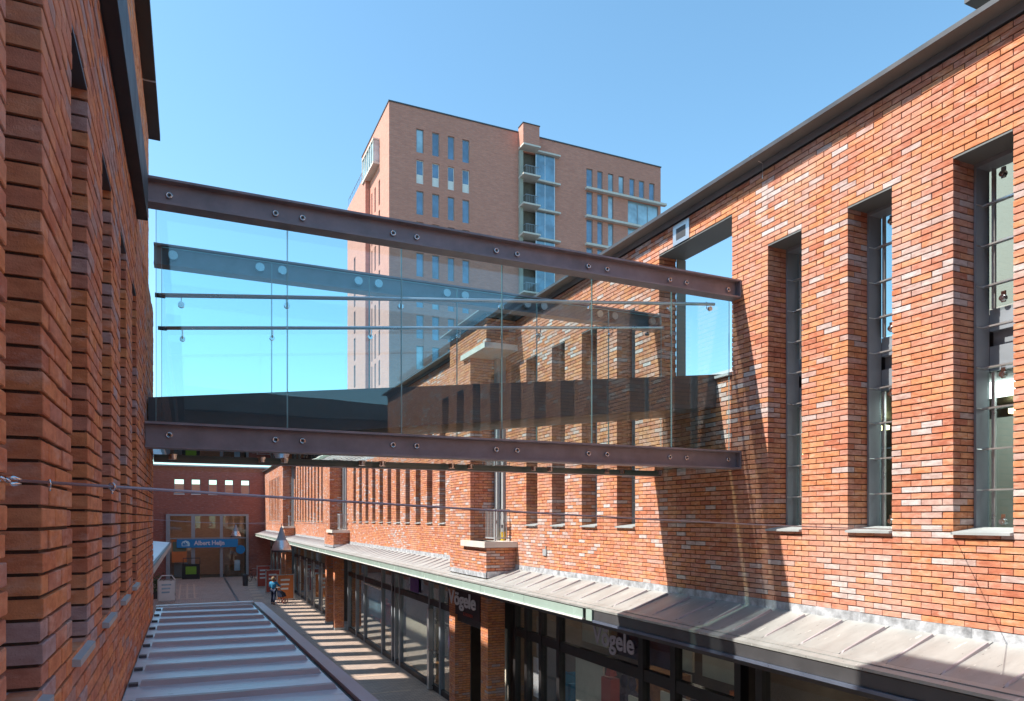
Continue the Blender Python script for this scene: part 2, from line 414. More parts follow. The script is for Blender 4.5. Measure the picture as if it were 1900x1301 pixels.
def fast_mesh(name, V, F, mat, tone=None):
    """V (n,k,3), F (m,4) per item"""
    n, k, _ = V.shape; m = len(F)
    faces = (F[None] + (np.arange(n) * k)[:, None, None]).reshape(-1, 4)
    me = bpy.data.meshes.new(name)
    me.vertices.add(n * k); me.vertices.foreach_set('co', V.reshape(-1).astype(np.float32))
    me.loops.add(faces.size); me.loops.foreach_set('vertex_index', faces.reshape(-1).astype(np.int32))
    me.polygons.add(len(faces)); me.polygons.foreach_set('loop_start', (np.arange(len(faces)) * 4).astype(np.int32))
    me.polygons.foreach_set('loop_total', np.full(len(faces), 4, np.int32))
    me.materials.append(mat)
    if tone is not None:
        at = me.attributes.new('tone', 'FLOAT', 'POINT'); at.data.foreach_set('value', np.repeat(tone, k).astype(np.float32))
    me.polygons.foreach_set('use_smooth', np.zeros(len(faces), bool))
    me.update(calc_edges=True); me.validate(); return me
_bc = {}
def brickwork(bk, parent, mat, singles=300, pale=.12, frame=lambda c: True, joined='brickwork', cam_facing=None):
    r = bk.arr(); t = tone_of(r, pale)
    dist = np.linalg.norm(r[:, :3], axis=1)
    facing = (r[:, 6:9] * -r[:, :3]).sum(1) / dist
    size = r[:, 9] * r[:, 10] * facing / dist ** 2
    vis = np.array([frame(x) for x in r[:, :3]]) & (facing > .02)
    size = np.where(vis, size, -1)
    idx = np.argsort(-size)[:singles]; idx = idx[size[idx] > 0]
    keep = np.ones(len(r), bool); keep[idx] = False
    V = brick_verts(r[keep], .0022, 1)
    me = fast_mesh(joined, V, BFA, M[mat], t[keep])
    mkobj(joined, me, parent, kind='stuff')
    for i in idx:
        q = r[i]; key = (mat, round(q[9], 2), round(q[10], 3), round(q[11], 2), random.randrange(5))
        if key not in _bc:
            rr = np.array([[0, 0, 0, 1, 0, 0, 0, -1, 0, q[9], q[10], q[11]]])
            _bc[key] = fast_mesh('brick', brick_verts(rr, .0026, 1), BFA, M[mat])
        A = Vector(q[3:6]); N = Vector(q[6:9]); Z = Vector((0, 0, 1))
        A2 = (-N).cross(Z)          # local X so that local -Y = N and local Z up
        mtx = Matrix((A2, -N, Z)).transposed()
        inst('brick', _bc[key], parent, q[:3] + q[6:9] * random.uniform(-.0015, .0015), mtx.to_euler(), tone=float(t[i]))
def in_view(p):
    s, c = math.sin(YAW), math.cos(YAW)
    D = p[0] * s + p[1] * c
    if D < .3: return False
    u = 950 + 1325 * (p[0] * c - p[1] * s) / D; v = 963 - 1325 * p[2] / D
    return -20 < u < 1920 and -20 < v < 1320

# ================================================================== GROUND
GZ = -5.5
struct('ground', MB().box(-400, 400, -300, 700, GZ - .5, GZ - .02), M['ground'])
struct('pavement', MB().box(-3.5, 9.8, -30, 73, GZ - .018, GZ), M['paving'])
b = MB()
for y in (54, 57.5, 61, 64.5): b.box(-1.5, .6, y, y + .28, GZ + .001, GZ + .004)
for x in (-1.2, -.7, -.2, .3): b.box(x, x + .12, 54.3, 66, GZ + .002, GZ + .0055)
o = b.build('paving_bands', M['palestone']); o['kind'] = 'structure'
b = MB()
for k in range(9): b.box(4.1 + .05 * k, 4.75 + .05 * k, 52 + k * 2.2, 52.9 + k * 2.2, GZ + .001, GZ + .004)
o = b.build('paving_bands', M['palestone']); o['kind'] = 'structure'
b = MB().box(2.9, 3.08, 2, 72, GZ + .001, GZ + .006)
o = b.build('drain_channel', M['darksteel']); o['kind'] = 'structure'
b = MB()
for k in range(26): b.box(5.05 + .02 * (k % 2), 6.5, 4 + 2.6 * k, 4.12 + 2.6 * k, GZ + .001, GZ + .004)
o = b.build('paving_bands', M['palestone']); o['kind'] = 'structure'

# ================================================================== RIGHT BUILDING
RX = 6.65; ORG = 3.935; ZR = -1.02; ZT = 4.44
def L(n): return ORG + n * H2
right = thing('brick_building', 'long sunlit orange brick building on the right with tall narrow windows and a grey eave', 'building', (RX, 10, GZ))
win_near = [(L(11 * k), L(11 * k + 5)) for k in (-7, -6, -5, -4, -3, -2, -1, 0, 1, 2)]
win_mid = [(L(54 + 11 * k), L(59 + 11 * k)) for k in range(4)]
win_g2 = [(L(141 + 11 * k), L(146 + 11 * k)) for k in range(11)]
win_g3 = [(L(307 + 11 * k), L(312 + 11 * k)) for k in range(12)]
win_g4 = [(L(475 + 11 * k), L(480 + 11 * k)) for k in range(11)]
SZ = -.115; WZ = 3.45
wins = [w_ for w_ in win_near if w_[0] > -9.9] + win_mid + win_g2 + win_g3 + win_g4
wide = (L(33), L(48), 1.97, 4.085)
bays = [L(97), L(97 + 167), L(97 + 334)]      # near side of each projecting bay
holes = [(a, b_, SZ, WZ) for a, b_ in wins] + [wide]
door_h = [(y0 + .55, y0 + H2 * 9, -.5, 3.8) for y0 in bays]
Y0R, Y1R = -10.7, 72.8
# mortar core with real openings
mb = MB()
e = .012
hh = [(h[0] - e, h[1] + e, h[2] - e, h[3] + e) for h in holes + door_h]
slab(mb, 'y', RX + e, RX + .325, Y0R, Y1R, GZ + 3.6, ZT - .01, hh)
mb.build('wall', M['mortar'], right)
bk = Bricks()
skip = [(y0, y0 + H2 * 22, -6, 9) for y0 in bays]       # hidden behind the bays
Pm = lambda a, z: (RX, a, z)
bk.face(Pm, (0, 1, 0), (-1, 0, 0), Y0R, Y1R, ZR - .14, ZT, holes + [(y0 + .55, y0 + H2 * 22, -6, 9) for y0 in bays], ORG, ZR)
# bays
BX = 5.94
for y0 in bays:
    y1 = y0 + H2 * 22; yn = y0 + H2 * 9; zl0, zl1 = -.5, 3.86
    bk.face(lambda a, z: (BX, a, z), (0, 1, 0), (-1, 0, 0), y0, y1, ZR - .2, ZT, [(y0 - 1, yn, zl0, zl1)], ORG, ZR, rev=.3)
    bk.face(lambda a, z: (a, y0, z), (1, 0, 0), (0, -1, 0), BX, RX, ZR - .2, zl0, [], BX, ZR)
    bk.face(lambda a, z: (a, y0, z), (1, 0, 0), (0, -1, 0), BX, RX, zl1, ZT, [], BX, ZR)
    bk.face(lambda a, z: (a, yn, z), (1, 0, 0), (0, -1, 0), BX + .22, BX + .9, zl0, zl1, [], BX, ZR)
    m2 = MB()
    slab(m2, 'y', BX + e, BX + .3, y0 + e, y1, ZR - .3, ZT - .01, [(y0 - 1, yn + e, zl0, zl1)])
    m2.box(BX + .05, RX, y0 + e, y0 + .3, ZR - .3, zl0 - .005).box(BX + .05, RX, y0 + e, y0 + .3, zl1 + .005, ZT - .01)
    m2.box(BX + .05, BX + .9, yn + e, yn + .2, zl0, zl1).box(BX + .05, RX, y1 - .2, y1 - .003, ZR - .3, ZT - .01)
    m2.build('bay_wall', M['mortar'], right)
    MB().box(BX - .08, RX + .35, y0 - .10, yn + .44, zl0 - .13, zl0).build('balcony_slab', M['concrete'], right)
    MB().box(BX - .08, RX + .35, y0 - .10, yn + .44, zl1 - .12, zl1).build('balcony_roof_slab', M['concrete'], right)
    m3 = MB().box(RX - .05, RX + .12, y0 + .60, y0 + .70, zl0, zl1 - .1).box(RX + .02, RX + .10, yn - .12, yn - .02, zl0, zl1 - .1)
    df = m3.build('balcony_door', M['grey'], right)
    MB().box(6.52, 6.60, yn - .22, yn - .06, zl0, zl1 - .12).build('door_post', M['grey'], df)
    # railing on the slab
    xr, yr, zb, zt = 6.3, y0 + .35, -.45, .18
    m4 = MB().box(xr - .015, xr + .015, yr, yn, zt, zt + .04).box(xr - .015, xr + .015, yr, yn, zb, zb + .03)
    m4.box(xr, RX, yr - .015, yr + .015, zt, zt + .04).box(xr, RX, yr - .015, yr + .015, zb, zb + .03)
    m4.box(xr - .02, xr + .02, yr - .02, yr + .02, zl0, zt + .05)
    rail = m4.build('balcony_railing', M['grey'], right)
    bar = MB().box(-.008, .008, -.008, .008, 0, zt - zb).mesh('bar', M['grey'])
    for k in range(1, 7): inst('bar', bar, rail, (xr, yr + (yn - yr) * k / 7, zb))
    for k in range(1, 5): inst('bar', bar, rail, (xr + .35 * k / 5, yr, zb))
    m5 = MB(); m5.tube([(BX + .1, y0 - .02, ZR - .17), (RX + .1, y0 - .02, ZR - .17)], .03); 
brickwork(bk, right, 'brick', 300, .15, in_view)

# eave
ev = MB().box(RX - .012, RX + .05, Y0R, Y1R, ZT, ZT + .085, M['frame'])
ev.box(RX - .012, RX + .5, Y0R, Y1R, ZT - .005, ZT, M['darksteel'])
ev.build('eave_fascia', None, right)
o = MB().box(RX - .215, RX + .9, Y0R, Y1R, ZT + .087, ZT + .11).build('eave', M['soffit'], right)
MB().box(RX - .222, RX - .215, Y0R, Y1R, ZT + .075, ZT + .125).box(RX - .215, RX + .9, Y0R, Y1R, ZT + .11, ZT + .122).build('eave_trim', M['darksteel'], right)
for y0 in bays:
    MB().box(BX - .2, RX - .222, y0 - .2, y0 + H2 * 22 + .2, ZT + .088, ZT + .12).box(BX - .01, RX - .013, y0 - .01, y0 + H2 * 22, ZT, ZT + .086).build('bay_eave', M['soffit'], right)
# copper strap and wire on the eave
MB().tube([(RX - .23, 6.95, ZT + .13), (RX - .012, 6.95, ZT + .07), (RX - .02, 6.95, ZT - .12)], .006).build('eave_strap', M['alu'], right)

# windows -------------------------------------------------
def win_meshes(w_, z0, z1):
    d = {}
    d['frame'] = MB().box(.30, .50, w_ - .028, w_ - .004, 0, z1 - z0).box(.30, .50, .004, .028, 0, z1 - z0).box(.30, .5, .028, w_ - .028, z1 - z0 - .05, z1 - z0 - .004).mesh('window', M['frame'])
    d['lintel'] = MB().box(-.002, .5, .003, w_ - .003, z1 - z0 - .012, z1 - z0 + .004).mesh('lintel_plate', M['soffit'])
    g = MB(); g.box(.47, .482, .03, w_ - .03, 2.17, z1 - z0 - .06).box(.47, .482, .03, w_ - .03, .01, 1.55); d['pane'] = g.mesh('pane', M['winglass'])
    d['strip'] = MB().box(.44, .468, w_ - .115, w_ - .085, .0, 1.54).box(.44, .468, w_ - .115, w_ - .085, 2.15, z1 - z0 - .06).mesh('pane_edge', M['alu'])
    d['spandrel'] = MB().box(.50, .56, .03, w_ - .03, 1.56, 1.80).box(.50, .56, .12, w_ - .03, 1.95, 2.16).box(.56, .565, .03, w_ - .03, 1.56, 2.16).mesh('spandrel', M['frame'])
    d['fin'] = MB().box(.385, .435, .0, w_, -.007, .009).mesh('glazing_fin', M['alu'])
    d['finrod'] = MB().tube([(.3, w_ - .03, 0), (.42, w_ - .03, 0)], .006, 6).mesh('fin_rod', M['alu'])
    c = MB().tube([(.43, 0, 0), (.47, 0, 0)], [.028, .034], 12).tube([(.424, 0, 0), (.43, 0, 0)], .014, 8); c.box(.455, .47, -.02, .02, -.035, .07)
    d['clamp'] = c.mesh('glass_clamp', M['chrome'])
    d['sill'] = MB().hexa([(-.045, -.0, -.035), (.34, 0, -.035), (.34, w_, -.035), (-.045, w_, -.035), (-.045, 0, -.012), (.34, 0, .035), (.34, w_, .035), (-.045, w_, -.012)]).mesh('window_sill', M['tile'])
    return d
WM = win_meshes(H2 * 5, SZ, WZ)
for (a, b_) in wins:
    if a < 0: near = False
    else: near = a < 14
    fr = inst('window', WM['frame'], right, (RX, a, SZ))
    inst('lintel_plate', WM['lintel'], fr, (RX, a, SZ)); inst('pane', WM['pane'], fr, (RX, a, SZ))
    inst('window_sill', WM['sill'], fr, (RX, a, SZ)); inst('spandrel', WM['spandrel'], fr, (RX, a, SZ))
    if near:
        inst('pane_edge', WM['strip'], fr, (RX, a, SZ))
        for k in range(1, 9):
            inst('glazing_fin', WM['fin'], fr, (RX, a, SZ + .395 * k)); inst('fin_rod', WM['finrod'], fr, (RX, a, SZ + .395 * k))
        for z in (.09, 1.50, 2.23, 3.42): inst('glass_clamp', WM['clamp'], fr, (RX, a + .36, SZ + z))
# wide opening: pale frame, no glass
a, b_, z0, z1 = wide
MB().box(RX + .002, RX + .47, a + .002, b_ - .002, z1 - .01, z1 + .005).build('lintel_plate', M['soffit'], right)
MB().box(RX + .33, RX + .49, b_ - .03, b_ - .002, z0, z1 - .012).build('opening_frame', M['palewall'], right)
MB().box(RX - .045, RX + .47, a, b_, z0 - .035, z0 - .001).build('window_sill', M['tile'], right)
# small recessed wall box + junction box
MB().box(RX - .014, RX + .003, 8.42, 8.80, 4.10, 4.40).build('vent_box', M['alu'], right)
MB().box(RX - .016, RX - .0145, 8.50, 8.72, 4.16, 4.33).build('vent_opening', M['darksteel'], right)
MB().box(RX - .03, RX, 12.97, 13.12, -.75, -.62).tube([(RX - .02, 13.0, -.62), (RX - .02, 13.0, -.55)], .012).build('junction_box', M['grey'], right)
# behind the screen wall: deck, columns, back wall, lamps
bd = MB()
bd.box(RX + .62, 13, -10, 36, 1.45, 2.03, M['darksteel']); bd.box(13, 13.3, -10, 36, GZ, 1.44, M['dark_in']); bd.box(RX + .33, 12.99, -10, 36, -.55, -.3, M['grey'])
bd.build('interior_deck', None, right)
for y in (2.2, 5.6, 9.6, 13, 17, 21, 25, 29): MB().box(8.4, 8.7, y, y + .3, -.3, 1.44).build('column', M['dark_in'], right)
for y in (4.6, 7.2, 9.9, 12.9, 16.5):
    for x in (9.2, 11.2): MB().box(x, x + .08, y, y + .9, 1.30, 1.36).build('tube_lamp', M['lamp_on'], right)
MB().box(11.5, 17, 2.0, 7.4, 2.05, 7.0).build('roof_house', M['palewall'], right)
MB().box(8.75, 8.9, 1.2, 5.7, -.29, 1.2).build('screen_wall', M['palewall'], right)
MB().box(7.7, 8.5, 2.6, 5.4, 1.40, 1.44).build('ceiling_emitter', emit('added_white_glow', (.9, 1, .95), 1.6), right)  # added glowing panel to brighten the interior behind the nearest window
MB().box(9.0, 15, 8.5, 16, 2.04, 2.35).build('roof_curb', M['grey'], right)
# upper roof corner beyond the eave, top right
ur = MB().box(7.68, 14, -10, 5.05, 5.6, 5.72, M['darksteel']).box(8.1, 13.5, -10, 4.7, 2.05, 5.599, M['mortar'])
ur.build('upper_roof', None, right)

# flashing and canopy
fl = MB()
ys = np.arange(-10.7, 72, .6)
for i, y in enumerate(ys):
    dz = (i % 2) * .004
    fl.hexa([(RX - .012 - dz, y, ZR - .115), (RX, y, ZR - .115), (RX, y + .62, ZR - .115), (RX - .012 - dz, y + .62, ZR - .115),
             (RX - .008 - dz, y, ZR + .0 + dz), (RX, y, ZR + dz), (RX, y + .62, ZR + dz), (RX - .008 - dz, y + .62, ZR + dz)])
fl.build('lead_flashing', M['lead'], right)
for y0 in bays:
    MB().box(BX - .012, BX, y0 - .012, y0 + H2 * 22, ZR - .28, ZR - .17).box(BX - .012, RX, y0 - .012, y0, ZR - .28, ZR - .14).build('lead_flashing', M['lead'], right)

can = thing('shop_canopy', 'long zinc ribbed canopy roof over the shopfronts below the sunlit brick wall', 'canopy', (6.2, 10, -1.6))
xa, za, xb, zb = RX - .01, -1.115, 5.90, -1.345
def slope(x): return za + (zb - za) * (xa - x) / (xa - xb)
PY0, PY1, PS = -10.6, 72.5, .525
n = int((PY1 - PY0) / PS)
pan = MB().hexa([(xb, 0, zb - .02), (xa, 0, za - .02), (xa, PS - .012, za - .02), (xb, PS - .012, zb - .02), (xb, 0, zb), (xa, 0, za), (xa, PS - .012, za), (xb, PS - .012, zb)])
panm = pan.mesh('roof_pan', M['zinc'])
def ribmesh(x0, x1, sl_, hh, ww, mat, name):
    m = MB(); z0_, z1_ = sl_(x0), sl_(x1)
    m.hexa([(x0, -ww, z0_ - .01), (x1, -ww, z1_ - .01), (x1, ww, z1_ - .01), (x0, ww, z0_ - .01), (x0 + .05, -ww * .6, z0_ + hh), (x1 - .03, -ww * .6, z1_ + hh), (x1 - .03, ww * .6, z1_ + hh), (x0 + .05, ww * .6, z0_ + hh)])
    return m.mesh(name, mat)
ribm = ribmesh(xb + .02, xa - .07, slope, .026, .016, M['rib'], 'roof_rib')
nI = 0
rest = MB(); restr = MB()
for k in range(n):
    y = PY0 + k * PS
    o = inst('roof_pan', panm, can, (0, y, random.uniform(-.003, .003))); inst('roof_rib', ribm, can, (0, y - .006, 0))
MB().box(xb + .0, xb + .01, PY0, PY1, zb - .04, zb - .021).box(xb - .015, xb - .001, PY0, PY1, zb - .045, zb - .03).build('gutter_gap', M['black'], can)
g = MB()
g.hexa([(5.80, PY0, zb - .03), (5.885, PY0, zb - .02), (5.885, PY1, zb - .02), (5.80, PY1, zb - .03), (5.80, PY0, zb - .008), (5.885, PY0, zb + .004), (5.885, PY1, zb + .004), (5.80, PY1, zb - .008)])
g.hexa([(5.70, PY0, zb - .065), (5.79, PY0, zb - .05), (5.79, PY1, zb - .05), (5.70, PY1, zb - .065), (5.70, PY0, zb - .035), (5.79, PY0, zb - .018), (5.79, PY1, zb - .018), (5.70, PY1, zb - .035)])
g.build('gutter_strip', M['zinc'], can)
MB().box(5.76, 5.86, PY0, PY1, -1.60, zb - .07).build('fascia_core', M['darksteel'], can)
y = 9.9
for k in range(28):
    gp = MB().box(5.715, 5.745, y + .006, y + 2.2 - .006, -1.575, -1.425).build('fascia_panel', M['fasciaglass'], can)
    MB().box(5.695, 5.75, y, y + 2.2, -1.60, -1.577).build('panel_rail', M['white'], gp)
    y += 2.2
MB().box(5.70, 5.755, 9.60, 9.78, -1.59, -1.40).build('fascia_bracket', M['fasciaglass'], can)
MB().box(5.71, 5.755, PY0, 9.55, -1.56, -1.42).build('fascia_dark', M['darksteel'], can)
MB().box(5.68, 5.756, PY0, 9.55, -1.60, -1.565).build('fascia_lip', simple('blue_grey_lip', (.16, .19, .27), .3, .4), can)
MB().box(5.87, 7.3, PY0, PY1, -1.70, -1.62).box(6.5, 6.62, PY0, PY1, -1.62, -1.40).build('canopy_soffit', M['darksteel'], can)

# ================================================================== SHOPS UNDER THE CANOPY
SX = 7.2
def pillar(y, w_=.46, label='', x0=6.55, x1=7.0):
    t = thing('brick_pillar', label, 'pillar', ((x0 + x1) / 2, y + w_ / 2, GZ), 'brick pillars under the canopy')
    MB().box(x0 + e, x1 - e, y + e, y + w_ - e, GZ, -1.71).build('pillar_core', M['mortar'], t)
    b2 = Bricks()
    b2.face(lambda a, z: (x0, a, z), (0, 1, 0), (-1, 0, 0), y, y + w_, GZ, -1.71, [], y, GZ)
    b2.face(lambda a, z: (a, y, z), (1, 0, 0), (0, -1, 0), x0, x1, GZ, -1.71, [], x0 + H2, GZ)
    brickwork(b2, t, 'brick_shade', 0 if y > 30 else 90, .05, in_view)
    MB().box(x0 - .02, x1 + .02, y - .02, y + w_ + .02, GZ, GZ + .12).build('pillar_base', M['tile'], t)
    return t
names = ['brick pillar just right of the hanging shop sign', 'brick pillar just left under the hanging shop sign', 'nearer brick pillar of the pair in the middle of the arcade',
         'farther brick pillar of the pair in the middle of the arcade', 'nearer brick pillar of the far pair by the red boards', 'farthest brick pillar of the arcade behind the red boards']
for k, y in enumerate((15.9, 18.24, 35.7, 38.0, 55.4, 57.7)): pillar(y, label=names[k])

# shop units: frame, panes, interior
units = [(-6, 7.6, [-3, 0, 3, 5.5], 'dark shopfront at the near end under the canopy with black frames'),
         (7.9, 15.7, [9.4, 10.3, 13.35, 14.2, 14.95], 'clothes shop window with beige panels and grey lettering under the near canopy'),
         (18.9, 26.7, [19.9, 21.2, 22.3, 25.9], 'glass shopfront with a large beige blind left of the hanging shop sign'),
         (27.0, 35.5, [28.6, 31.8, 33.5], 'shopfront with pale blue displays between brick pillars'),
         (38.7, 55.2, [41, 44, 47, 50, 53], 'far shopfront with pale vertical door posts'),
         (58.4, 72.2, [61, 64, 67, 70], 'farthest dark shopfront beside the supermarket')]
for (y0, y1, mul, lab) in units:
    t = thing('shopfront', lab, 'shopfront', (SX, (y0 + y1) / 2, GZ))
    f = MB().box(SX - .05, SX + .07, y0, y1, GZ + .0, GZ + .18).box(SX - .051, SX + .071, y0, y1, -2.80, -2.60).box(SX - .05, SX + .07, y0, y1, -1.80, -1.702)
    f.build('frame', M['black'], t)
    for yy in [y0] + mul + [y1 - .12]:
        MB().box(SX - .07, SX + .08, yy, yy + .13, GZ, -1.702).build('mullion', M['black' if y0 < 18 else 'frame'], t)
    ed = [y0] + mul + [y1 - .12]
    for a, b_ in zip(ed[:-1], ed[1:]):
        MB().box(SX, SX + .012, a + .131, b_ - .001, GZ + .18, -2.80).build('pane', M['shopglass'], t)
        MB().box(SX, SX + .012, a + .131, b_ - .001, -2.60, -1.80).build('transom_pane', M['shopglass'], t)
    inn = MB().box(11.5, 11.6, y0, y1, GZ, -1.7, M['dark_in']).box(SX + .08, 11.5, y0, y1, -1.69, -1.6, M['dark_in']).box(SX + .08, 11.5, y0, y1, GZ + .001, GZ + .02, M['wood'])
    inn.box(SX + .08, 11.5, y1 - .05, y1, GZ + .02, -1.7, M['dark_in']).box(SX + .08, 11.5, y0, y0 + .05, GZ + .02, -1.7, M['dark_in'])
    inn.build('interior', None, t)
    for k, yy in enumerate(np.arange(y0 + .8, y1 - .5, 1.9)):
        MB().box(8.6, 8.9, yy, yy + .5, -1.72, -1.693).build('ceiling_emitter', M['panel_on'], t)
        rr = random.Random(int(yy * 10))
        gm = MB()
        for q in range(5):
            yq = yy + .1 + .28 * q; zq = GZ + 1.5 + rr.uniform(-.1, .2); xq = 8.3 + rr.uniform(-.3, .3)
            gm.box(xq, xq + .28, yq, yq + .12, zq - rr.uniform(.6, 1.0), zq)
        gm.tube([(8.4, yy, GZ + 1.75), (8.4, yy + 1.5, GZ + 1.75)], .02, 6)
        gm.build('garments', M[rr.choice(['denim', 'red', 'purple', 'white', 'grey', 'bluefab', 'wood'])], t, kind='stuff')
        for q in range(rr.randrange(1, 4)):
            MB().box(11.2, 11.45, yy + .3 * q, yy + .3 * q + .26, GZ + 1.2 + .5 * (q % 2), GZ + 1.6 + .5 * (q % 2)).build('shelf_box', M[rr.choice(['beige', 'white', 'wood', 'orange'])], t)
        m = rr.choice(['beige', 'wood', 'white', 'grey', 'wood'])
        MB().box(9.2, 9.9, yy, yy + rr.uniform(.6, 1.3), GZ + .02, GZ + rr.uniform(.9, 2.2)).build('display_unit', M[m], t)
# beige panels in the near shop window
t = [o for o in bpy.data.objects if o.get('label') == units[1][3]][0]
MB().box(7.5, 7.54, 12.2, 13.3, GZ + .2, -2.82).box(7.5, 7.54, 10.6, 11.3, GZ + .2, -3.3).build('display_panel', M['beige'], t)
MB().box(7.6, 7.64, 9.55, 10.4, -2.55, -1.9).box(7.6, 7.64, 12.2, 13.2, -2.58, -2.0).box(7.6, 7.64, 8.1, 9.3, -2.55, -1.9).build('transom_blind', M['beige'], t)
MB().box(7.5, 7.54, 9.5, 10.3, GZ + .2, -3.0).box(7.5, 7.54, 8.1, 9.3, GZ + .2, -3.1).build('display_panel', M['beige'], t)
MB().box(7.45, 7.47, 9.9, 11.6, -2.58, -1.9).build('dark_banner', simple('plum_banner', (.05, .035, .07), .7), t)
MB().box(7.28, 7.30, 14.3, 14.9, -4.1, -3.2).build('poster', M['letter'], t)
MB().tube([(7.5, 11.9, -3.05), (7.5, 11.9, -2.7)], [.12, .03], 8).box(7.4, 7.6, 11.75, 12.1, -3.6, -3.1).build('red_display', M['red'], t)
mann = MB()
for y in (11.4, 11.75, 12.05, 10.2, 9.9):
    mann.tube([(7.9, y, -4.9), (7.9, y, -4.3), (7.9, y, -3.8), (7.9, y, -3.45), (7.9, y, -3.35), (7.9, y, -3.25), (7.9, y, -3.1)], [.12, .14, .10, .16, .05, .08, .05], 10)
mann.build('garments', simple('dark_garments', (.07, .06, .09), .9, var=.5, vscale=6), t)
# a potted antler-like branch decoration with pale blooms
br = MB()
for k in range(9):
    a = k * .7; y = 9.95; p0 = Vector((7.45, y, -3.75))
    p1 = p0 + Vector((.05 * math.cos(a), .12 * math.sin(a * 1.7), .18)); p2 = p1 + Vector((.03, .12 * math.sin(a * 2.9), .14))
    br.tube([p0, p1, p2], [.016, .013, .006], 6)
br.build('branch_decoration', M['black'], t)
# beige blind in the middle shop
t2 = [o for o in bpy.data.objects if o.get('label') == units[2][3]][0]
MB().box(7.34, 7.37, 22.5, 25.8, GZ + .2, -2.82).build('roller_blind', M['beige'], t2)
MB().box(7.34, 7.36, 22.6, 25.7, -2.58, -1.9).build('transom_blind', M['grey'], t2)
MB().box(7.15, 7.17, 23.6, 24.6, -2.55, -1.95).build('poster', M['purple'], t2)
MB().box(7.3, 7.33, 20.4, 20.9, -4.4, -3.3).build('poster', M['purple'], t2)
m = MB().box(6.98, 7.12, 21.9, 22.1, GZ + .05, -2.9); m.build('door_post', M['alu'], t2)
t3 = [o for o in bpy.data.objects if o.get('label') == units[3][3]][0]
MB().box(7.3, 7.33, 29.0, 31.6, -4.2, -3.0).build('poster', M['farpale'], t3)
MB().box(7.12, 7.14, 28.7, 31.8, -2.90, -2.84).build('light_line', M['white'], t3)
t4 = [o for o in bpy.data.objects if o.get('label') == units[4][3]][0]
for y in (39.6, 42.3, 45.2, 48.1, 51.1): MB().box(6.98, 7.06, y, y + .1, GZ + .05, -2.6).build('door_post', M['alu'], t4)
MB().box(7.1, 7.13, 40, 41, -4.6, -3.4).build('poster', M['red'], t4)

# lintel beam and sign band above the entrance
lin = thing('entrance_lintel', 'dark brick lintel spanning the two near pillars under the canopy', 'lintel', (6.6, 17, -2.2))
MB().box(6.62, 6.95, 16.37, 18.23, -2.75, -1.71).build('beam', M['black'], lin)
inr = MB().box(8.2, 8.25, 15.8, 18.8, GZ, -1.8, M['dark_in']).box(7.6, 7.64, 17.2, 17.9, GZ + .02, -2.9, M['beige']); inr.build('recess_panel', None, lin)

def text(body, name, mat, loc, rot, size, extr, parent, offset=0.0, sx=1.0):
    cu = bpy.data.curves.new(name, 'FONT'); cu.body = body; cu.size = size; cu.extrude = extr; cu.offset = offset; cu.resolution_u = 3
    tmp = bpy.data.objects.new('tmp', cu); C.objects.link(tmp)
    dg = bpy.context.evaluated_depsgraph_get(); me = bpy.data.meshes.new_from_object(tmp.evaluated_get(dg))
    bpy.data.objects.remove(tmp); me.materials.clear(); me.materials.append(mat); me.name = name
    o = bpy.data.objects.new(name, me); C.objects.link(o); o.parent = parent
    o.location = Vector(loc) - wloc(parent); o.rotation_euler = rot; o.scale = (sx, 1, 1); return o
ROTX = (R_(90), 0, R_(-90))       # text on a wall that faces -X, read with far end on the left
sg = thing('shop_sign', 'white lettered dark sign hanging over the entrance between the two near pillars', 'sign', (6.5, 17.5, -2.2))
MB().box(6.56, 6.615, 16.45, 18.85, -2.56, -1.80).build('sign_board', simple('plum_board', (.035, .02, .025), .6), sg)
text('Vögele', 'lettering', M['letter'], (6.55, 18.74, -2.30), ROTX, .52, .01, sg, .012, 1.42)
text('SCHOENEN', 'small_lettering', M['redletter'], (6.55, 17.6, -2.52), ROTX, .11, .004, sg, 0, 1.2)
sg2 = thing('shop_sign', 'grey lettering on the plum banner behind the near shop glass', 'sign', (7.15, 11.5, -2.3))
text('Vögele', 'lettering', M['letterdim'], (7.17, 12.02, -2.40), ROTX, .50, .008, sg2, .012, 1.02)

# ================================================================== LEFT BUILDING
LX = -.376; LORG = 2.376; LZB = -1.11; LZT = 2.38
left = thing('brick_building', 'shaded red brick building close on the left with deep window slots and dark eaves', 'building', (LX, 4, GZ))
lw = [(LORG + (5 + 9 * k) * H2, LORG + (9 + 9 * k) * H2) for k in range(-4, 4)]
LS, LT = -.477, 1.753
lholes = [(a, b_, LS, LT) for a, b_ in lw]
bl = Bricks()
bl.face(lambda a, z: (LX, a, z), (0, 1, 0), (1, 0, 0), -4.5, 9.2, LZB - .1, LZT, lholes, LORG, LS - 9 * CRS)
bl.face(lambda a, z: (-.54, a, z), (0, 1, 0), (1, 0, 0), -4.5, 11.7, LZT, 5.6, [], LORG, LS - 9 * CRS)
brickwork(bl, left, 'brick_shade', 300, .16, in_view)
mb = MB(); hh = [(h[0] - e, h[1] + e, h[2] - e, h[3] + e) for h in lholes]
slab(mb, 'y', LX - e, LX - .33, -4.5, 9.19, -2.2, LZT - .005, hh); mb.box(-3.4, -.54 - e, -4.5, 11.69, LZT + .01, 5.59)
mb.box(-3.4, LX - .4, 6.6, 9.19, -2.2, LZT); mb.build('wall', M['mortar'], left)
MB().box(-1.2, LX - .34, -4.5, 6.59, -2.2, LZT).build('dark_backing', M['dark_in'], left)
sm = MB().hexa([(-.33, 0, -.03), (.028, 0, -.045), (.028, H2 * 4 - .002, -.045), (-.33, H2 * 4 - .002, -.03), (-.33, 0, .03), (.028, 0, -.02), (.028, H2 * 4 - .002, -.02), (-.33, H2 * 4 - .002, .03)]).mesh('window_sill', M['tile'])
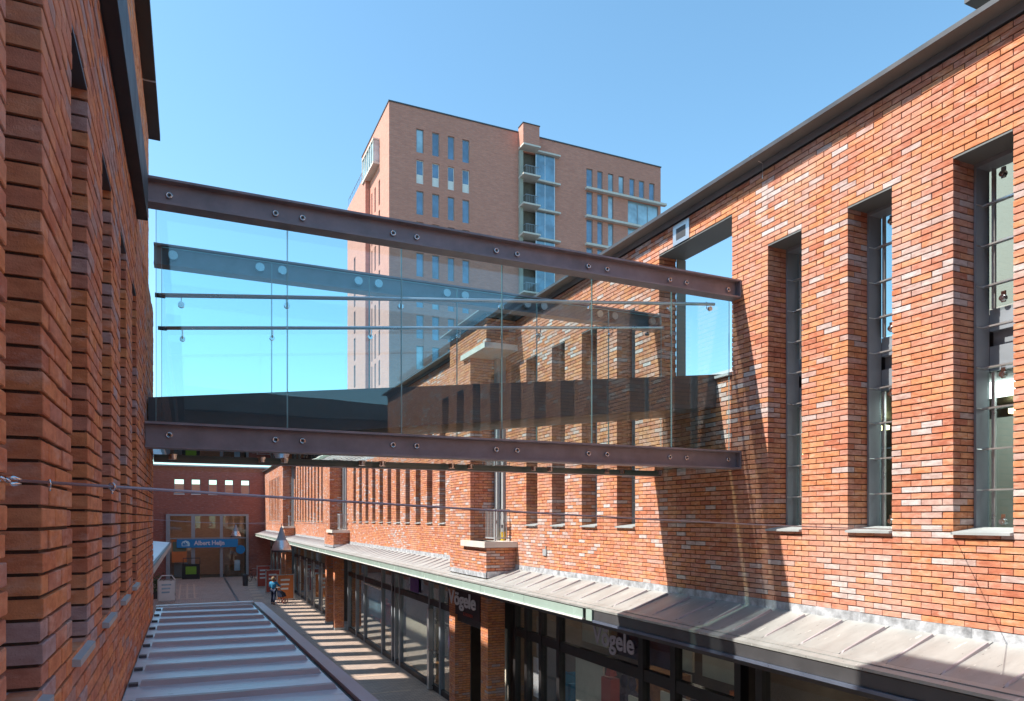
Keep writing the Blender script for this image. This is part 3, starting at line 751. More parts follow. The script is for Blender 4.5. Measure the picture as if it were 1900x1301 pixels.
lm = MB().box(-.32, -.002, .001, H2 * 4 - .001, -.012, .002).mesh('lintel_plate', M['darksteel'])
for a, b_ in lw:
    inst('window_sill', sm, left, (LX, a + .001, LS)); inst('lintel_plate', lm, left, (LX, a, LT))
    MB().box(LX - .325, LX - .31, a, b_, LS, LT).build('window_panel', M['frame'], left)
MB().box(LX, -.30, -4.5, 6.4, LZT + .002, 2.70).box(-.6, -.301, -4.5, 6.4, 2.701, 2.75).box(LX - .02, LX, -4.5, 6.4, LZT - .012, LZT + .002).build('eave', M['black'], left)
ue = MB().box(-3, -.39, -4.5, 11.8, 5.602, 5.68); ue.build('upper_eave', M['black'], left)
MB().box(-.388, -.384, 7.0, 7.03, 5.60, 5.69).box(-.54, -.39, 7.0, 7.03, 5.592, 5.60).build('eave_strip', M['alu'], left)
MB().box(-.54, -.39, 10.2, 10.23, 5.592, 5.60).build('eave_strip', M['alu'], left)
MB().box(-4, -.62, -4.5, 6.35, 5.69, 7.1).build('shadow_storey', M['farbrick'], left)  # unseen storey added to cast shade on the near right canopy
MB().hexa([(LX, -4.5, LZB - .12), (LX + .02, -4.5, LZB - .12), (LX + .02, 9.2, LZB - .12), (LX, 9.2, LZB - .12), (LX, -4.5, LZB), (LX + .014, -4.5, LZB), (LX + .014, 9.2, LZB), (LX, 9.2, LZB)]).build('lead_flashing', M['lead'], left)

# unseen set-back building, far left: slots shaped to throw sun stripes on pavement
far_l = thing('brick_building', 'unseen tall brick building set back on the left with slots added for sun stripes', 'building', (-4, 40, GZ))
ho = [(26.6 + 1.8 * k, 27.6 + 1.8 * k, 5.3, 7.9) for k in range(15)]
mb = MB(); slab(mb, 'y', -3.9, -3.5, 11.81, 72.8, GZ, 9.46, ho); mb.build('wall', M['farbrick'], far_l)

# left canopy
lc = thing('shop_canopy', 'blue grey zinc ribbed canopy in shade at lower left below the brick wall', 'canopy', (.5, 6, -1.4))
def ledge(y): return 1.171 - .0297 * y
def lz(x, y): return -1.095 - .012 * (x - LX)
PS = .53; k = 0
def yfar(x): return 9.8 + (x - LX) / 1.49 * 2.86
y = -3.2
YF = 9.88
while y < YF - .1:
    y2 = min(y + PS, YF)
    x0, xe, xe2 = LX + .01, ledge(y) - .135, ledge(y2) - .135
    pts = [(x0, y), (xe, y), (xe2, y2 - .012), (x0, y2 - .012)]
    MB().hexa([(p[0], p[1], lz(*p) - .02) for p in pts] + [(p[0], p[1], lz(*p)) for p in pts]).build('roof_pan', M['zinc_skylit'], lc)
    xr0 = x0 + .07; ww = .03
    rb = MB().hexa([(xr0, y - ww, lz(xr0, y) - .005), (xe - .01, y - ww, lz(xe, y) - .005), (xe - .01, y + ww, lz(xe, y) - .005), (xr0, y + ww, lz(xr0, y) - .005),
               (xr0 + .01, y - ww * .8, lz(xr0, y) + .034), (xe - .03, y - ww * .8, lz(xe, y) + .034), (xe - .03, y + ww * .8, lz(xe, y) + .034), (xr0 + .01, y + ww * .8, lz(xr0, y) + .034)])
    rb.build('roof_rib', M['rib'], lc)
    m_ = MB().box(LX + .015, LX + .07, y - .02, y + .03, lz(x0, y), lz(x0, y) + .02); m_.build('rib_end', M['darksteel'], lc)
    y = y2
def strip(y0, y1, o0, o1, z0, z1, nm, mat):
    MB().hexa([(ledge(y0) + o0, y0, z0 - .03), (ledge(y0) + o1, y0, z1 - .03), (ledge(y1) + o1, y1, z1 - .03), (ledge(y1) + o0, y1, z0 - .03),
               (ledge(y0) + o0, y0, z0), (ledge(y0) + o1, y0, z1), (ledge(y1) + o1, y1, z1), (ledge(y1) + o0, y1, z0)]).build(nm, mat, lc)
strip(-3.2, 9.86, -.133, -.108, -1.115, -1.115, 'gutter_gap', M['black'])
strip(-3.2, 9.94, -.106, .0, -1.088, -1.098, 'gutter_strip', M['rib'])
MB().box(LX, ledge(9.9) - .11, 9.885, 9.94, -1.22, -1.075).build('end_trim', M['zinc_skylit'], lc)
MB().hexa([(LX, -3.2, -1.4), (ledge(-3.2) - .02, -3.2, -1.4), (ledge(9.8) - .02, 9.8, -1.4), (LX, 9.8, -1.4), (LX, -3.2, -1.14), (ledge(-3.2) - .02, -3.2, -1.14), (ledge(9.8) - .02, 9.8, -1.14), (LX, 9.8, -1.14)]).build('canopy_body', M['darksteel'], lc)

# second left canopy farther along
lc2 = thing('shop_canopy', 'small distant grey canopy with pale edge left of the blue supermarket sign', 'canopy', (-2, 30, -1.4))
MB().hexa([(-3.49, 22, -1.5), (-1.05, 22, -1.55), (-1.05, 46, -1.55), (-3.49, 46, -1.5), (-3.49, 22, -1.1), (-1.05, 22, -1.36), (-1.05, 46, -1.36), (-3.49, 46, -1.1)]).build('roof', M['zinc_skylit'], lc2)
MB().box(-1.045, -.95, 22, 46.1, -1.62, -1.42).build('fascia', M['tile'], lc2)
MB().box(-1.04, -.96, 22, 46.1, -1.40, -1.37).build('edge_strip', M['darksteel'], lc2)

# ================================================================== GLASS FOOTBRIDGE
br_ = thing('glass_footbridge', 'steel and glass footbridge spanning the street between the two brick buildings', 'footbridge', (3.1, 8.3, .66))
def ibeam(y, z0, z1, x0, x1, nm):
    m = MB(); f = .022; w_ = .09
    m.box(x0, x1, y - .008, y + .008, z0 + f, z1 - f).box(x0, x1, y - w_, y + w_, z0, z0 + f).box(x0, x1, y - w_, y + w_, z1 - f, z1)
    o = m.build(nm, M['steel'], br_)
    MB().box(x1 - .02, x1 - .0, y - w_ - .001, y + w_ + .001, z0 - .001, z1 + .001).build('end_plate', M['steel'], o)
    return o
YN, YB = 7.44, 9.20
XL, XR = LX + .006, RX - .002
beams = {}
for nm, y, z0, z1 in (('upper', YN, 2.92, 3.16), ('lower', YN, .66, .90), ('ub', YB, 2.92, 3.16), ('lb', YB, .66, .90)):
    beams[nm] = ibeam(y, z0, z1, XL if y < 8 else XL - .0, XR, 'beam')
def xat(u, y):
    s, c = math.sin(YAW), math.cos(YAW); k = (u - 950) / 1325.0; return y * (s + k * c) / (c - k * s)
xj = [-.29, .91, 2.10, 3.29, 4.49, 5.68, 6.63]
for y, side in ((YN + .12, 1), (YB - .12, -1)):
    for i in range(6):
        a, b_ = xj[i] + .006, xj[i + 1] - .006
        p = MB().box(a, b_, y - .006, y + .006, .72, 3.10).build('glass_panel', M['glass'], br_)
        MB().box(a - .0045, a, y - .0065, y + .0065, .72, 3.10).box(b_, b_ + .0045, y - .0065, y + .0065, .72, 3.10).box(a, b_, y - .0065, y + .0065, 3.10, 3.108).build('pane_edge', M['glassedge'], p)
boltm = MB().tube([(0, -.012, 0), (0, .03, 0)], .028, 14); boltm.ring((0, -.014, 0), (0, 1, 0), .024, .007)
bolt = boltm.mesh('bolt', M['chrome'], True)
hole = MB().tube([(0, -.019, 0), (0, -.0125, 0)], .012, 8).mesh('bolt_socket', M['black'])
disc = MB().tube([(0, 0, 0), (0, .04, 0)], .052, 16).mesh('glass_fixing', M['alu'])
fix = [xj[0] + .12] + sum([[x - .13, x + .13] for x in xj[1:-1]], []) + [xj[-1] - .14]
for nm, y, z in (('upper', YN - .01, 3.03), ('lower', YN - .01, .785)):
    for x in fix:
        inst('bolt', bolt, beams[nm], (x, y, z)); inst('bolt_socket', hole, beams[nm], (x, y, z))
for nm, z in (('ub', 3.04), ('lb', .785)):
    for x in fix: inst('glass_fixing', disc, beams[nm], (x, YB - .10, z))
MB().box(XL, XR - .03, YB - .115, YB - .1, .665, .895).build('skirt_glass', simple('green_glass_skirt', (.16, .22, .20), .12, 0, .8, var=.05), br_)
# spider arms under the floor, near the lower back beam
pad = MB().tube([(0, 0, -.045), (0, 0, .0)], .045, 14).mesh('floor_fixing', M['chrome'])
for x in fix:
    inst('floor_fixing', pad, br_, (x, YB - .28, .715)); 
# ramped deck
def dz(x): return 1.19 + (x + .376) * .1153
x0, x1 = LX + .01, RX + .3
MB().hexa([(x0, 7.84, dz(x0) - .45), (x1, 7.84, dz(x1) - .45), (x1, 9.0, dz(x1) - .45), (x0, 9.0, dz(x0) - .45), (x0, 7.84, dz(x0)), (x1, 7.84, dz(x1)), (x1, 9.0, dz(x1)), (x0, 9.0, dz(x0))]).build('deck', M['darksteel'], br_)
MB().box(XL, XR, YN + .1, YB - .1, .70, .712).build('floor_glass', M['underglass'], br_)
def rail(y, xa_, xb_, sd):
    h_ = .95
    o = MB().tube([(xa_, y, dz(xa_) + h_), (xb_, y, dz(xb_) + h_ - .03)], .021, 10).build('handrail', M['alu'], br_, True)
    MB().tube([(xa_ - .02, y, dz(xa_) + h_), (xa_ + .07, y, dz(xa_) + h_)], .0225, 10).build('rail_cap', M['darksteel'], o)
    for x in [xj[0] + .22] + xj[1:-1] + [xj[-1] - .3]:
        if not xa_ < x < xb_: continue
        m = MB().tube([(x, y, dz(x) + h_), (x, y, dz(x) + h_ - .09), (x, y + sd * .06, dz(x) + h_ - .11)], .008, 6)
        m.tube([(x, y + sd * .05, dz(x) + h_ - .11), (x, y + sd * .085, dz(x) + h_ - .11)], .03, 12)
        m.build('rail_bracket', M['chrome'], o)
rail(YN + .22, -.28, 6.46, -1); rail(YB - .24, -.30, 6.55, 1)

# ================================================================== WIRES, LAMPS
cb = thing('span_cable', 'thick grey steel cable crossing the street in front of the glass bridge', 'cable', (-.37, 1.87, .085))
pa, pb = Vector((-.341, 1.883, .0845)), Vector((RX, 4.5, -.105))
pts = []
for i in range(25):
    t = i / 24; p = pa.lerp(pb, t); p.z -= .028 * 4 * t * (1 - t); pts.append(p)
MB().tube(pts, .0035, 8).build('cable', M['cable'], cb, True)
sh = MB()
sh.ring((-.3735, 1.871, .0855), (.2, .6, 1), .0085, .0032, n=20, k=8).ring((-.3625, 1.876, .084), (.5, .3, .9), .0075, .0028, n=20, k=8)
sh.tube([(-.366, 1.874, .0775), (-.352, 1.879, .0765), (-.338, 1.884, .0785)], [.004, .0055, .003], 10)
sh.tube([(-.366, 1.874, .0905), (-.352, 1.879, .0905), (-.338, 1.884, .086)], [.0035, .0045, .003], 10)
sh.build('shackle', M['chrome'], cb, True)
kn = MB()
for t, ax_ in ((.0076, (1, .35, .1)), (.0247, (.55, .85, .1))):
    kn = MB()
    p = pa.lerp(pb, t) + Vector((0, 0, -.003)); kn.ring(p, ax_, .0082, .0024, n=16).tube([p + Vector((0, 0, -.006)), p + Vector((.001, 0, -.017))], .0028, 6)
    kn.build('cable_clip', M['chrome'], cb, True)

def hang_lamp(x, y, zb_, s, label):
    t = thing('street_lamp', label, 'lamp', (x, y, zb_), 'bell shaped lamps hung over the street')
    MB().lathe((x, y, zb_), [(.0, .86 * s), (.03 * s, .85 * s), (.05 * s, .80 * s), (.16 * s, .42 * s), (.20 * s, .38 * s)], 20).build('lamp_top', M['frame'], t, True)
    MB().lathe((x, y, zb_), [(.20 * s, .38 * s), (.30 * s, .18 * s), (.335 * s, .06 * s), (.335 * s, .0), (.30 * s, -.02 * s), (.28 * s, .05 * s), (.1 * s, .2 * s)], 20).build('lamp_shade', M['alu'], t, True)
    MB().lathe((x, y, zb_), [(.345 * s, .03 * s), (.35 * s, .0), (.345 * s, -.03 * s), (.30 * s, -.03 * s)], 20).build('lamp_rim', M['darksteel'], t)
    MB().tube([(x, y, zb_ + .85 * s), (x, y, zb_ + .85 * s + .1)], .012, 6).build('hanger', M['darksteel'], t)
hang_lamp(3.0, 26.6, -1.14, 1.0, 'nearest hanging bell lamp over the zinc canopy edge')
hang_lamp(3.0, 54.0, -1.25, 1.0, 'distant hanging bell lamp in front of the supermarket glass')
for y, z, lb in ((26.6, -.18, 'thin wire holding the nearest hanging lamp'), (54.0, -.30, 'thin wire holding the distant hanging lamp')):
    pts = []
    for i in range(17):
        t = i / 16; pts.append((-3.5 + 10.15 * t, y, z + .5 * (2 * t - 1.28) ** 2 * .5))
    o = MB().tube(pts, .007, 6).build('lamp_wire', M['cable']); o['label'] = lb; o['category'] = 'wire'; o['group'] = 'wires for the hanging lamps'
sl_ = thing('street_lamp', 'flat headed street lamp seen through the wide opening in the right wall', 'lamp', (17.5, 15.8, GZ))
MB().tube([(17.9, 16, GZ), (17.9, 16, 4.75)], [.08, .05], 8).tube([(17.9, 16, 4.75), (17.1, 15.95, 4.98)], .03, 6).tube([(17.1, 15.95, 4.98), (16.2, 15.95, 5.0)], .02, 6).build('pole', M['grey'], sl_)
MB().hexa([(15.75, 15.85, 4.98), (16.5, 15.8, 4.97), (16.5, 16.1, 4.97), (15.75, 16.05, 4.98), (15.9, 15.9, 5.02), (16.3, 15.88, 5.10), (16.3, 16.02, 5.10), (15.9, 16.0, 5.02)]).build('lamp_head', M['grey'], sl_)
hb = thing('hall_building', 'grey building with a curved roof seen low through the wide wall opening', 'building', (30, 26, GZ))
b = MB()
N_ = 16
for i in range(N_):
    a0, a1 = math.pi * i / N_, math.pi * (i + 1) / N_
    X0, X1 = 31 - 6 * math.cos(a0), 31 - 6 * math.cos(a1); Z0, Z1 = 7.4 + .9 * math.sin(a0), 7.4 + .9 * math.sin(a1)
    b.hexa([(X0, 24, GZ), (X1, 24, GZ), (X1, 34, GZ), (X0, 34, GZ), (X0, 24, Z0), (X1, 24, Z1), (X1, 34, Z1), (X0, 34, Z0)])
b.build('hall', M['grey'], hb)

# ================================================================== SUPERMARKET END BUILDING
ah = thing('supermarket_building', 'shaded brick building closing the street with glass front and five small windows', 'building', (2, 73, GZ))
sq = [(-1.27, -.41), (.18, .96), (1.66, 2.41), (3.07, 3.83), (4.5, 5.28)]
ho = [(a, b_, 2.33, 3.72) for a, b_ in sq] + [(-1.94, 5.18, GZ - 1, .45)]
mb = MB(); slab(mb, 'x', 72.8, 73.15, -3.5, 7.3, GZ, 4.86, ho); mb.build('wall', M['ahbrick'], ah)
MB().box(-3.5, 7.3, 72.7, 73.2, 4.87, 5.0).build('coping', M['tile'], ah)
MB().box(-3.5, 7.3, 72.79, 72.8, 4.45, 4.86).build('eave_band', M['farbrick'], ah)
for a, b_ in sq:
    f_ = MB().box(a, b_, 73.0, 73.04, 2.33, 2.40).box(a, b_, 73.0, 73.04, 3.66, 3.72).box(a, a + .05, 73.0, 73.04, 2.4, 3.66).box(b_ - .05, b_, 73.0, 73.04, 2.4, 3.66).build('window_frame', M['frame'], ah)
    MB().box(a - .03, b_ + .03, 72.74, 73.0, 2.25, 2.33).build('window_sill', M['white'], f_)
MB().box(-3.5, 7.3, 77, 77.3, GZ, 3.42).build('rear_wall', far_brick('sunlit_tint_brick', (.74, .40, .26), (.66, .34, .22), (.4, .25, .2), 1.3), ah)  # shaded wall with sunlight put into its lighter brick colour
MB().box(-3.5, 7.3, 73.2, 76.99, .9, 1.1).build('flat_roof', M['roof'], ah)
fm = MB()
for a, b_ in ((-1.94, -1.6), (.18, .5), (2.64, 2.9), (4.95, 5.18)): fm.box(a, b_, 72.6, 72.8, GZ, .30)
fm.box(-1.94, 5.18, 72.62, 72.79, .28, .45).box(-1.6, 4.95, 72.65, 72.75, -1.85, -1.75)
fm.build('storefront_frame', M['grey'], ah)
MB().box(-1.6, .18, 72.7, 72.72, GZ, .28).box(.5, 2.64, 72.7, 72.72, -1.7, .28).box(2.9, 4.95, 72.7, 72.72, GZ, .28).build('storefront_glass', M['shopglass'], ah)
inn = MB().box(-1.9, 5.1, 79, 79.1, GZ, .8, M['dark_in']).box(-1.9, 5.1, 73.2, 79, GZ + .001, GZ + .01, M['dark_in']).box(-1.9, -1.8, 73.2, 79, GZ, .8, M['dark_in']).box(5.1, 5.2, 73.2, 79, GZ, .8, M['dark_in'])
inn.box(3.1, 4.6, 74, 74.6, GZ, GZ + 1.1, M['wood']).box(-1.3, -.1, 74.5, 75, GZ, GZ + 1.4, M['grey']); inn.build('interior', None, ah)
for x in (-.8, 1.6, 3.9): MB().box(x, x + .8, 75, 75.12, .55, .6).build('ceiling_emitter', M['panel_on'], ah)
MB().box(-1.45, -.2, 72.55, 72.58, -4.0, -1.95).build('left_poster', M['orange'], ah)
MB().box(-1.40, -.25, 72.53, 72.545, -3.0, -2.1).build('poster_panel', simple('olive_print', (.16, .19, .12), .6), ah)
MB().tube([(4.45, 72.50, -2.9), (4.45, 72.53, -2.9)], .42, 16).build('round_sticker', M['bluesign'], ah)
MB().box(3.9, 4.4, 72.5, 72.53, -4.9, -3.9).build('blue_poster', M['farpale'], ah)
sgn = thing('supermarket_sign', 'bright blue sign with white lettering over the supermarket doors', 'sign', (1.6, 72.4, -2.25))
MB().box(-1.04, 4.21, 72.35, 72.5, -2.66, -1.88).build('sign_panel', M['bluesign'], sgn)
text('Albert Heijn', 'lettering', M['letter'], (.42, 72.34, -2.42), (R_(90), 0, 0), .56, .01, sgn, .018, .93)
lg = MB()
hexo = [(-.62, -2.52), (-.22, -2.52), (.05, -2.52), (.05, -2.25), (-.05, -2.08), (-.30, -1.98), (-.55, -2.08), (-.65, -2.25)]
lg.add([(p[0], 72.345, p[1]) for p in hexo], [tuple(range(8))]); lg.build('sign_emblem', simple('pale_blue_emblem', (.55, .80, .92), .5), sgn)
text('ah', 'emblem_lettering', M['bluesign'], (-.55, 72.335, -2.44), (R_(90), 0, 0), .44, .004, sgn, .02, 1.0)

# ================================================================== TOWER
tw = thing('apartment_tower', 'tall orange brick apartment tower rising behind the footbridge', 'tower', (30, 70, GZ))
TY, TX = 63.8, 16.57
cols = [(19.14, 19.84), (20.67, 21.36), (22.21, 22.86), (23.67, 24.38)]
holes = []; wl = []
for r_ in range(12):
    z0 = 33.93 - 2.87 * r_
    for ci, (a, b_) in enumerate(cols): wl.append((a, b_, z0, z0 + 2.19, 'panel' if r_ == 1 else ('blind' if (r_ * 5 + ci * 3) % 7 == 0 else 'glass')))
for k, (a, b_) in enumerate([(37.25, 38.0), (38.55, 39.2), (39.85, 40.5), (41.15, 41.8), (42.5, 43.15), (43.7, 44.4), (45, 45.7)]):
    wl.append((a, b_, 34.2, 36.1, 'blind' if k in (2, 3) else 'glass'))
for r_ in range(8):
    z1 = 33.75 - 2.87 * r_
    for k, (a, b_) in enumerate([(37.25, 38.0), (38.55, 39.2), (39.85, 40.5)]): wl.append((a, b_, z1 - 2.5, z1, 'blind' if k == 2 else 'glass'))
    wl.append((42.3, 46.2, z1 - 2.5, z1, 'wide'))
bh = [(29.9, 33.5, 36.4 - 2.87 * (r_ + 1), 36.3 - 2.87 * r_) for r_ in range(12)]
holes = [(a, b_, z0, z1) for a, b_, z0, z1, _ in wl]
mb = MB(); slab(mb, 'x', TY, TY + .3, TX, 46.5, GZ, 38.0, holes + [(29.9, 33.5, 0, 36.3)]); mb.build('front_wall', M['towerbrick'], tw)
lf = [(67.2, 67.75, 33.0 - 3.0 - 2.87 * k + 0, 33.0 - .6 - 2.87 * k) for k in range(11)] + [(68.9, 69.4, 30.0 - 2.87 * k, 32.4 - 2.87 * k) for k in range(11)] + [(70.3, 70.7, 30 - 2.87 * k, 32.4 - 2.87 * k) for k in range(11)]
mb = MB(); slab(mb, 'y', TX, TX + .3, TY + .3, 75, GZ, 38.0, lf); mb.build('side_wall', M['towerbrick'], tw)
MB().box(TX + .3, 46.5, TY + .4, 75, GZ, 37.7).box(17.0, 46.5, 75.01, 82, GZ, 34).build('core', M['dark_in'], tw)
MB().box(46.2, 46.5, TY + .31, 75, GZ, 38).build('side_wall', M['towerbrick'], tw)
mb = MB(); wf = [(76.0, 76.8, 25.5 - 2.87 * k, 27.9 - 2.87 * k) for k in range(8)]
slab(mb, 'y', 16.1, 16.4, 71.6, 80.2, GZ, 34.6, wf); mb.box(16.1, 16.56, 71.3, 71.6, GZ, 34.599); mb.build('wing_wall', M['towerbrick'], tw)
cp = MB().box(TX - .06, 46.56, TY - .06, TY + .5, 38.002, 38.12).box(TX - .06, TX + .4, TY + .5, 75, 38.002, 38.12); cp.build('coping', M['darksteel'], tw)
for a, b_, z0, z1 in wf: MB().box(16.3, 16.35, a, b_, z0, z1).build('window', M['farpale'], tw)
for a, b_, z0, z1 in lf: MB().box(TX + .2, TX + .25, a, b_, z0, z1).build('window', M['farglass'], tw)
_wc = {}
for (a, b_, z0, z1, kd) in wl:
    w_, h_ = b_ - a, z1 - z0; key = (round(w_, 2), round(h_, 2), kd)
    if key not in _wc:
        f_ = MB().box(0, w_, .12, .18, 0, .06).box(0, w_, .12, .18, h_ - .06, h_).box(0, .06, .12, .18, .06, h_ - .06).box(w_ - .06, w_, .12, .18, .06, h_ - .06)
        if kd == 'wide':
            for q in (.33, .66): f_.box(w_ * q - .05, w_ * q + .05, .12, .18, .06, h_ - .06)
        if kd == 'panel': f_.box(.06, w_ - .06, .13, .17, .06, h_ * .4, M['white'])
        pm = MB().box(.06, w_ - .06, .15, .16, .06 if kd != 'panel' else h_ * .4, h_ - .06)
        _wc[key] = (f_.mesh('window', M['white' if kd == 'panel' else 'frame'] if kd != 'glass' else M['grey']), pm.mesh('pane', M['farpale' if kd in ('blind', 'wide') else 'farglass']))
    fo = inst('window', _wc[key][0], tw, (a, TY, z0)); inst('pane', _wc[key][1], fo, (a, TY, z0))
# stacked balconies
MB().box(29.54, 31.3, TY - 1.1, TY - .002, 36.52, 38.45).build('stair_head', M['towerbrick'], tw)
MB().box(29.48, 31.36, TY - 1.16, TY, 38.451, 38.53).build('coping', M['darksteel'], tw)
sl2 = MB().box(29.54, 31.4, TY - 1.2, TY + 1.5, 0, .16).box(31.4, 34.0, TY - .5, TY + 1.5, 0, .16).mesh('balcony_slab', M['concrete'])
bg_ = MB().box(31.4, 33.45, TY - .15, TY - .11, .17, 2.8).mesh('balcony_glass', M['balcglass'])
bf_ = MB().box(31.34, 31.44, TY - .17, TY - .09, .17, 2.85).box(32.35, 32.42, TY - .17, TY - .09, .17, 2.85).box(33.42, 33.5, TY - .17, TY - .09, .17, 2.85).mesh('balcony_post', M['alu'])
br2 = MB()
for i in range(8): br2.box(30.0 + .18 * i, 30.03 + .18 * i, TY - .8, TY - .77, .17, 1.1)
br2.box(29.95, 31.4, TY - .81, TY - .76, 1.1, 1.15).box(29.95, 30.0, TY - .8, TY + .3, 1.1, 1.15); br2m = br2.mesh('balcony_railing', M['frame'])
for r_ in range(12):
    z = 36.36 - 2.87 * r_
    so_ = inst('balcony_slab', sl2, tw, (0, 0, z))
    if r_:
        inst('balcony_glass', bg_, so_, (0, 0, z)); inst('balcony_post', bf_, so_, (0, 0, z)); inst('balcony_railing', br2m, so_, (0, 0, z))
MB().box(29.9, 33.5, TY + 1.3, TY + 1.35, 0, 36.3).build('balcony_wall', M['balcglass'], tw)
MB().box(29.55, 29.9, TY - .35, TY - .002, 0, 36.2).build('balcony_pier', M['palewall'], tw)
for r_ in range(8):
    z = 33.82 - 2.87 * r_
    MB().box(37.05, 47.0, TY - .45, TY - .002, z, z + .22).build('slab_edge', M['concrete'], tw)
# bay window on the lit side
m = MB()
for k in range(6): m.box(TX - .6, TX - .5, 67.5 + .92 * k, 67.62 + .92 * k, 34.1, 36.2)
m.box(TX - .62, TX, 67.4, 72.3, 36.2, 36.35).box(TX - .62, TX, 67.4, 72.3, 33.9, 34.1).build('bay_frame', M['concrete'], tw)
MB().box(TX - .52, TX - .01, 67.45, 72.25, 34.1, 36.2).build('bay_glass', M['farpale'], tw)
m = MB().tube([(16.2, 71.4, 35.6), (16.2, 80, 35.6)], .03, 6)
for k in range(9): m.tube([(16.2, 71.4 + 1.07 * k, 34.6), (16.2, 71.4 + 1.07 * k, 35.6)], .02, 5)
m.build('terrace_railing', M['frame'], tw)

# ================================================================== BEHIND THE CAMERA (mirrored in the bridge glass)
be = thing('brick_building', 'brick block across the street behind the viewer mirrored in the bridge glass', 'building', (0, -26, GZ))
mb = MB(); slab(mb, 'x', -26, -25.6, -14, 16, GZ, 5.6, [(x, x + 1.2, -2, 1.5) for x in (-9, -5, 1, 4, 7)]); mb.build('wall', M['ahbrick'], be)
MB().hexa([(-14, -30, 5.6), (16, -30, 5.6), (16, -25, 5.6), (-14, -25, 5.6), (-14, -30, 7.6), (16, -30, 6.7), (16, -25.2, 6.4), (-14, -25.2, 7.2)]).build('roof', M['darksteel'], be)
be2 = thing('brick_building', 'dark gabled building at the far left behind the viewer', 'building', (-6, -18, GZ))
MB().box(-9, -.45, -22, -4.6, GZ, 4.6).build('wall', M['ahbrick'], be2)
MB().box(-9, -.2, -22, -4.6, 4.61, 5.1).build('roof_edge', M['darksteel'], be2)

# ================================================================== STREET LIFE
def board(x, y, rot, w_, h_, col, label, name='advert_board', cat='board', group=None, feet=.0):
    t = thing(name, label, cat, (x, y, GZ), group)
    def add(mb_, nm, mat):
        o = mb_.build(nm, mat); o.parent = t; return o
    add(MB().box(-w_ / 2, w_ / 2, -.02, .02, feet + .04, feet + h_).box(-w_ / 2 - .03, -w_ / 2, -.03, .03, 0, feet + h_ + .03).box(w_ / 2, w_ / 2 + .03, -.03, .03, 0, feet + h_ + .03), 'frame', M['alu'])
    add(MB().box(-w_ / 2 + .04, w_ / 2 - .04, -.026, -.021, feet + .1, feet + h_ - .06), 'poster', M[col])
    m = MB()
    for i in range(3): m.box(-w_ * .3, w_ * .25 - .05 * i, -.031, -.027, feet + h_ * (.75 - .17 * i), feet + h_ * (.82 - .17 * i))
    add(m, 'poster_print', M['white' if col != 'white' else 'farpale'])
    t.rotation_euler.z = rot; return t
board(5.45, 60.5, .1, 1.0, 1.75, 'red', 'red advert board farthest of the three by the far shops', group='red advert boards by the shops')
board(5.65, 55.5, .1, 1.0, 1.75, 'red', 'red advert board standing just behind the person in blue', group='red advert boards by the shops')
board(5.95, 50.4, .1, 1.1, 1.75, 'orange', 'nearest orange red advert board right of the person in blue', group='red advert boards by the shops')
t = board(-1.35, 52.5, .15, 1.05, 1.45, 'white', 'white sandwich board on the pavement at the left below the supermarket', 'sandwich_board')
o = MB().tube([(-.5, 0, 1.45), (-.3, 0, 1.75), (.3, 0, 1.75), (.5, 0, 1.45)], .04, 6).build('handle', M['white']); o.parent = t
# lime bin / ride machine by the doors
t = thing('vending_bin', 'dark bin with a lime green front left of the supermarket doors', 'bin', (.1, 71.8, GZ))
MB().box(-.6, .9, 71.5, 72.1, GZ, GZ + 1.35).build('bin_body', M['black'], t)
MB().box(-.3, .6, 71.47, 71.498, GZ + .45, GZ + 1.15).build('bin_front', M['green'], t)
MB().tube([(-.5, 71.8, GZ + 1.35), (-.5, 71.8, GZ + 1.9), (.9, 71.8, GZ + 1.9), (.9, 71.8, GZ + 1.35)], .04, 6).build('bin_frame', M['darksteel'], t)
# bicycles
def bicycle(x, y, rz, label):
    t = thing('bicycle', label, 'bicycle', (x, y, GZ), 'bicycles parked by the supermarket')
    def add(mb_, nm, mat, par=t):
        o = mb_.build(nm, mat); o.parent = par; return o
    for wx in (-.52, .52):
        wh = add(MB().ring((wx, 0, .34), (0, 1, 0), .32, .022, n=20), 'tyre', M['rubber'])
        sp = MB()
        for k in range(6):
            a = k * math.pi / 6; sp.tube([(wx - .31 * math.cos(a), 0, .34 - .31 * math.sin(a)), (wx + .31 * math.cos(a), 0, .34 + .31 * math.sin(a))], .004, 4)
        add(sp, 'spokes', M['alu'], wh)
    f_ = MB().tube([(-.52, 0, .34), (-.1, 0, .3), (.38, 0, .82), (-.22, 0, .80), (-.1, 0, .3)], .018, 6).tube([(-.52, 0, .34), (-.22, 0, .8), (-.25, 0, .95)], .015, 6).tube([(.52, 0, .34), (.36, 0, .9), (.34, 0, 1.05)], .016, 6)
    add(f_, 'frame', M['darksteel'])
    add(MB().tube([(.2, -.28, 1.08), (.34, -.2, 1.08), (.36, 0, 1.05), (.34, .2, 1.08), (.2, .28, 1.08)], .014, 6), 'handlebar', M['alu'])
    add(MB().hexa([(-.4, -.09, .94), (-.1, -.03, .94), (-.1, .03, .94), (-.4, .09, .94), (-.4, -.08, 1.0), (-.1, -.02, .98), (-.1, .02, .98), (-.4, .08, 1.0)]), 'saddle', M['black'])
    t.rotation_euler.z = rz
bicycle(5.2, 67.2, .9, 'dark bicycle parked right of the supermarket glass nearest the wall')
bicycle(5.75, 64.6, 1.25, 'dark bicycle with pale mudguards parked nearer beside the red boards')
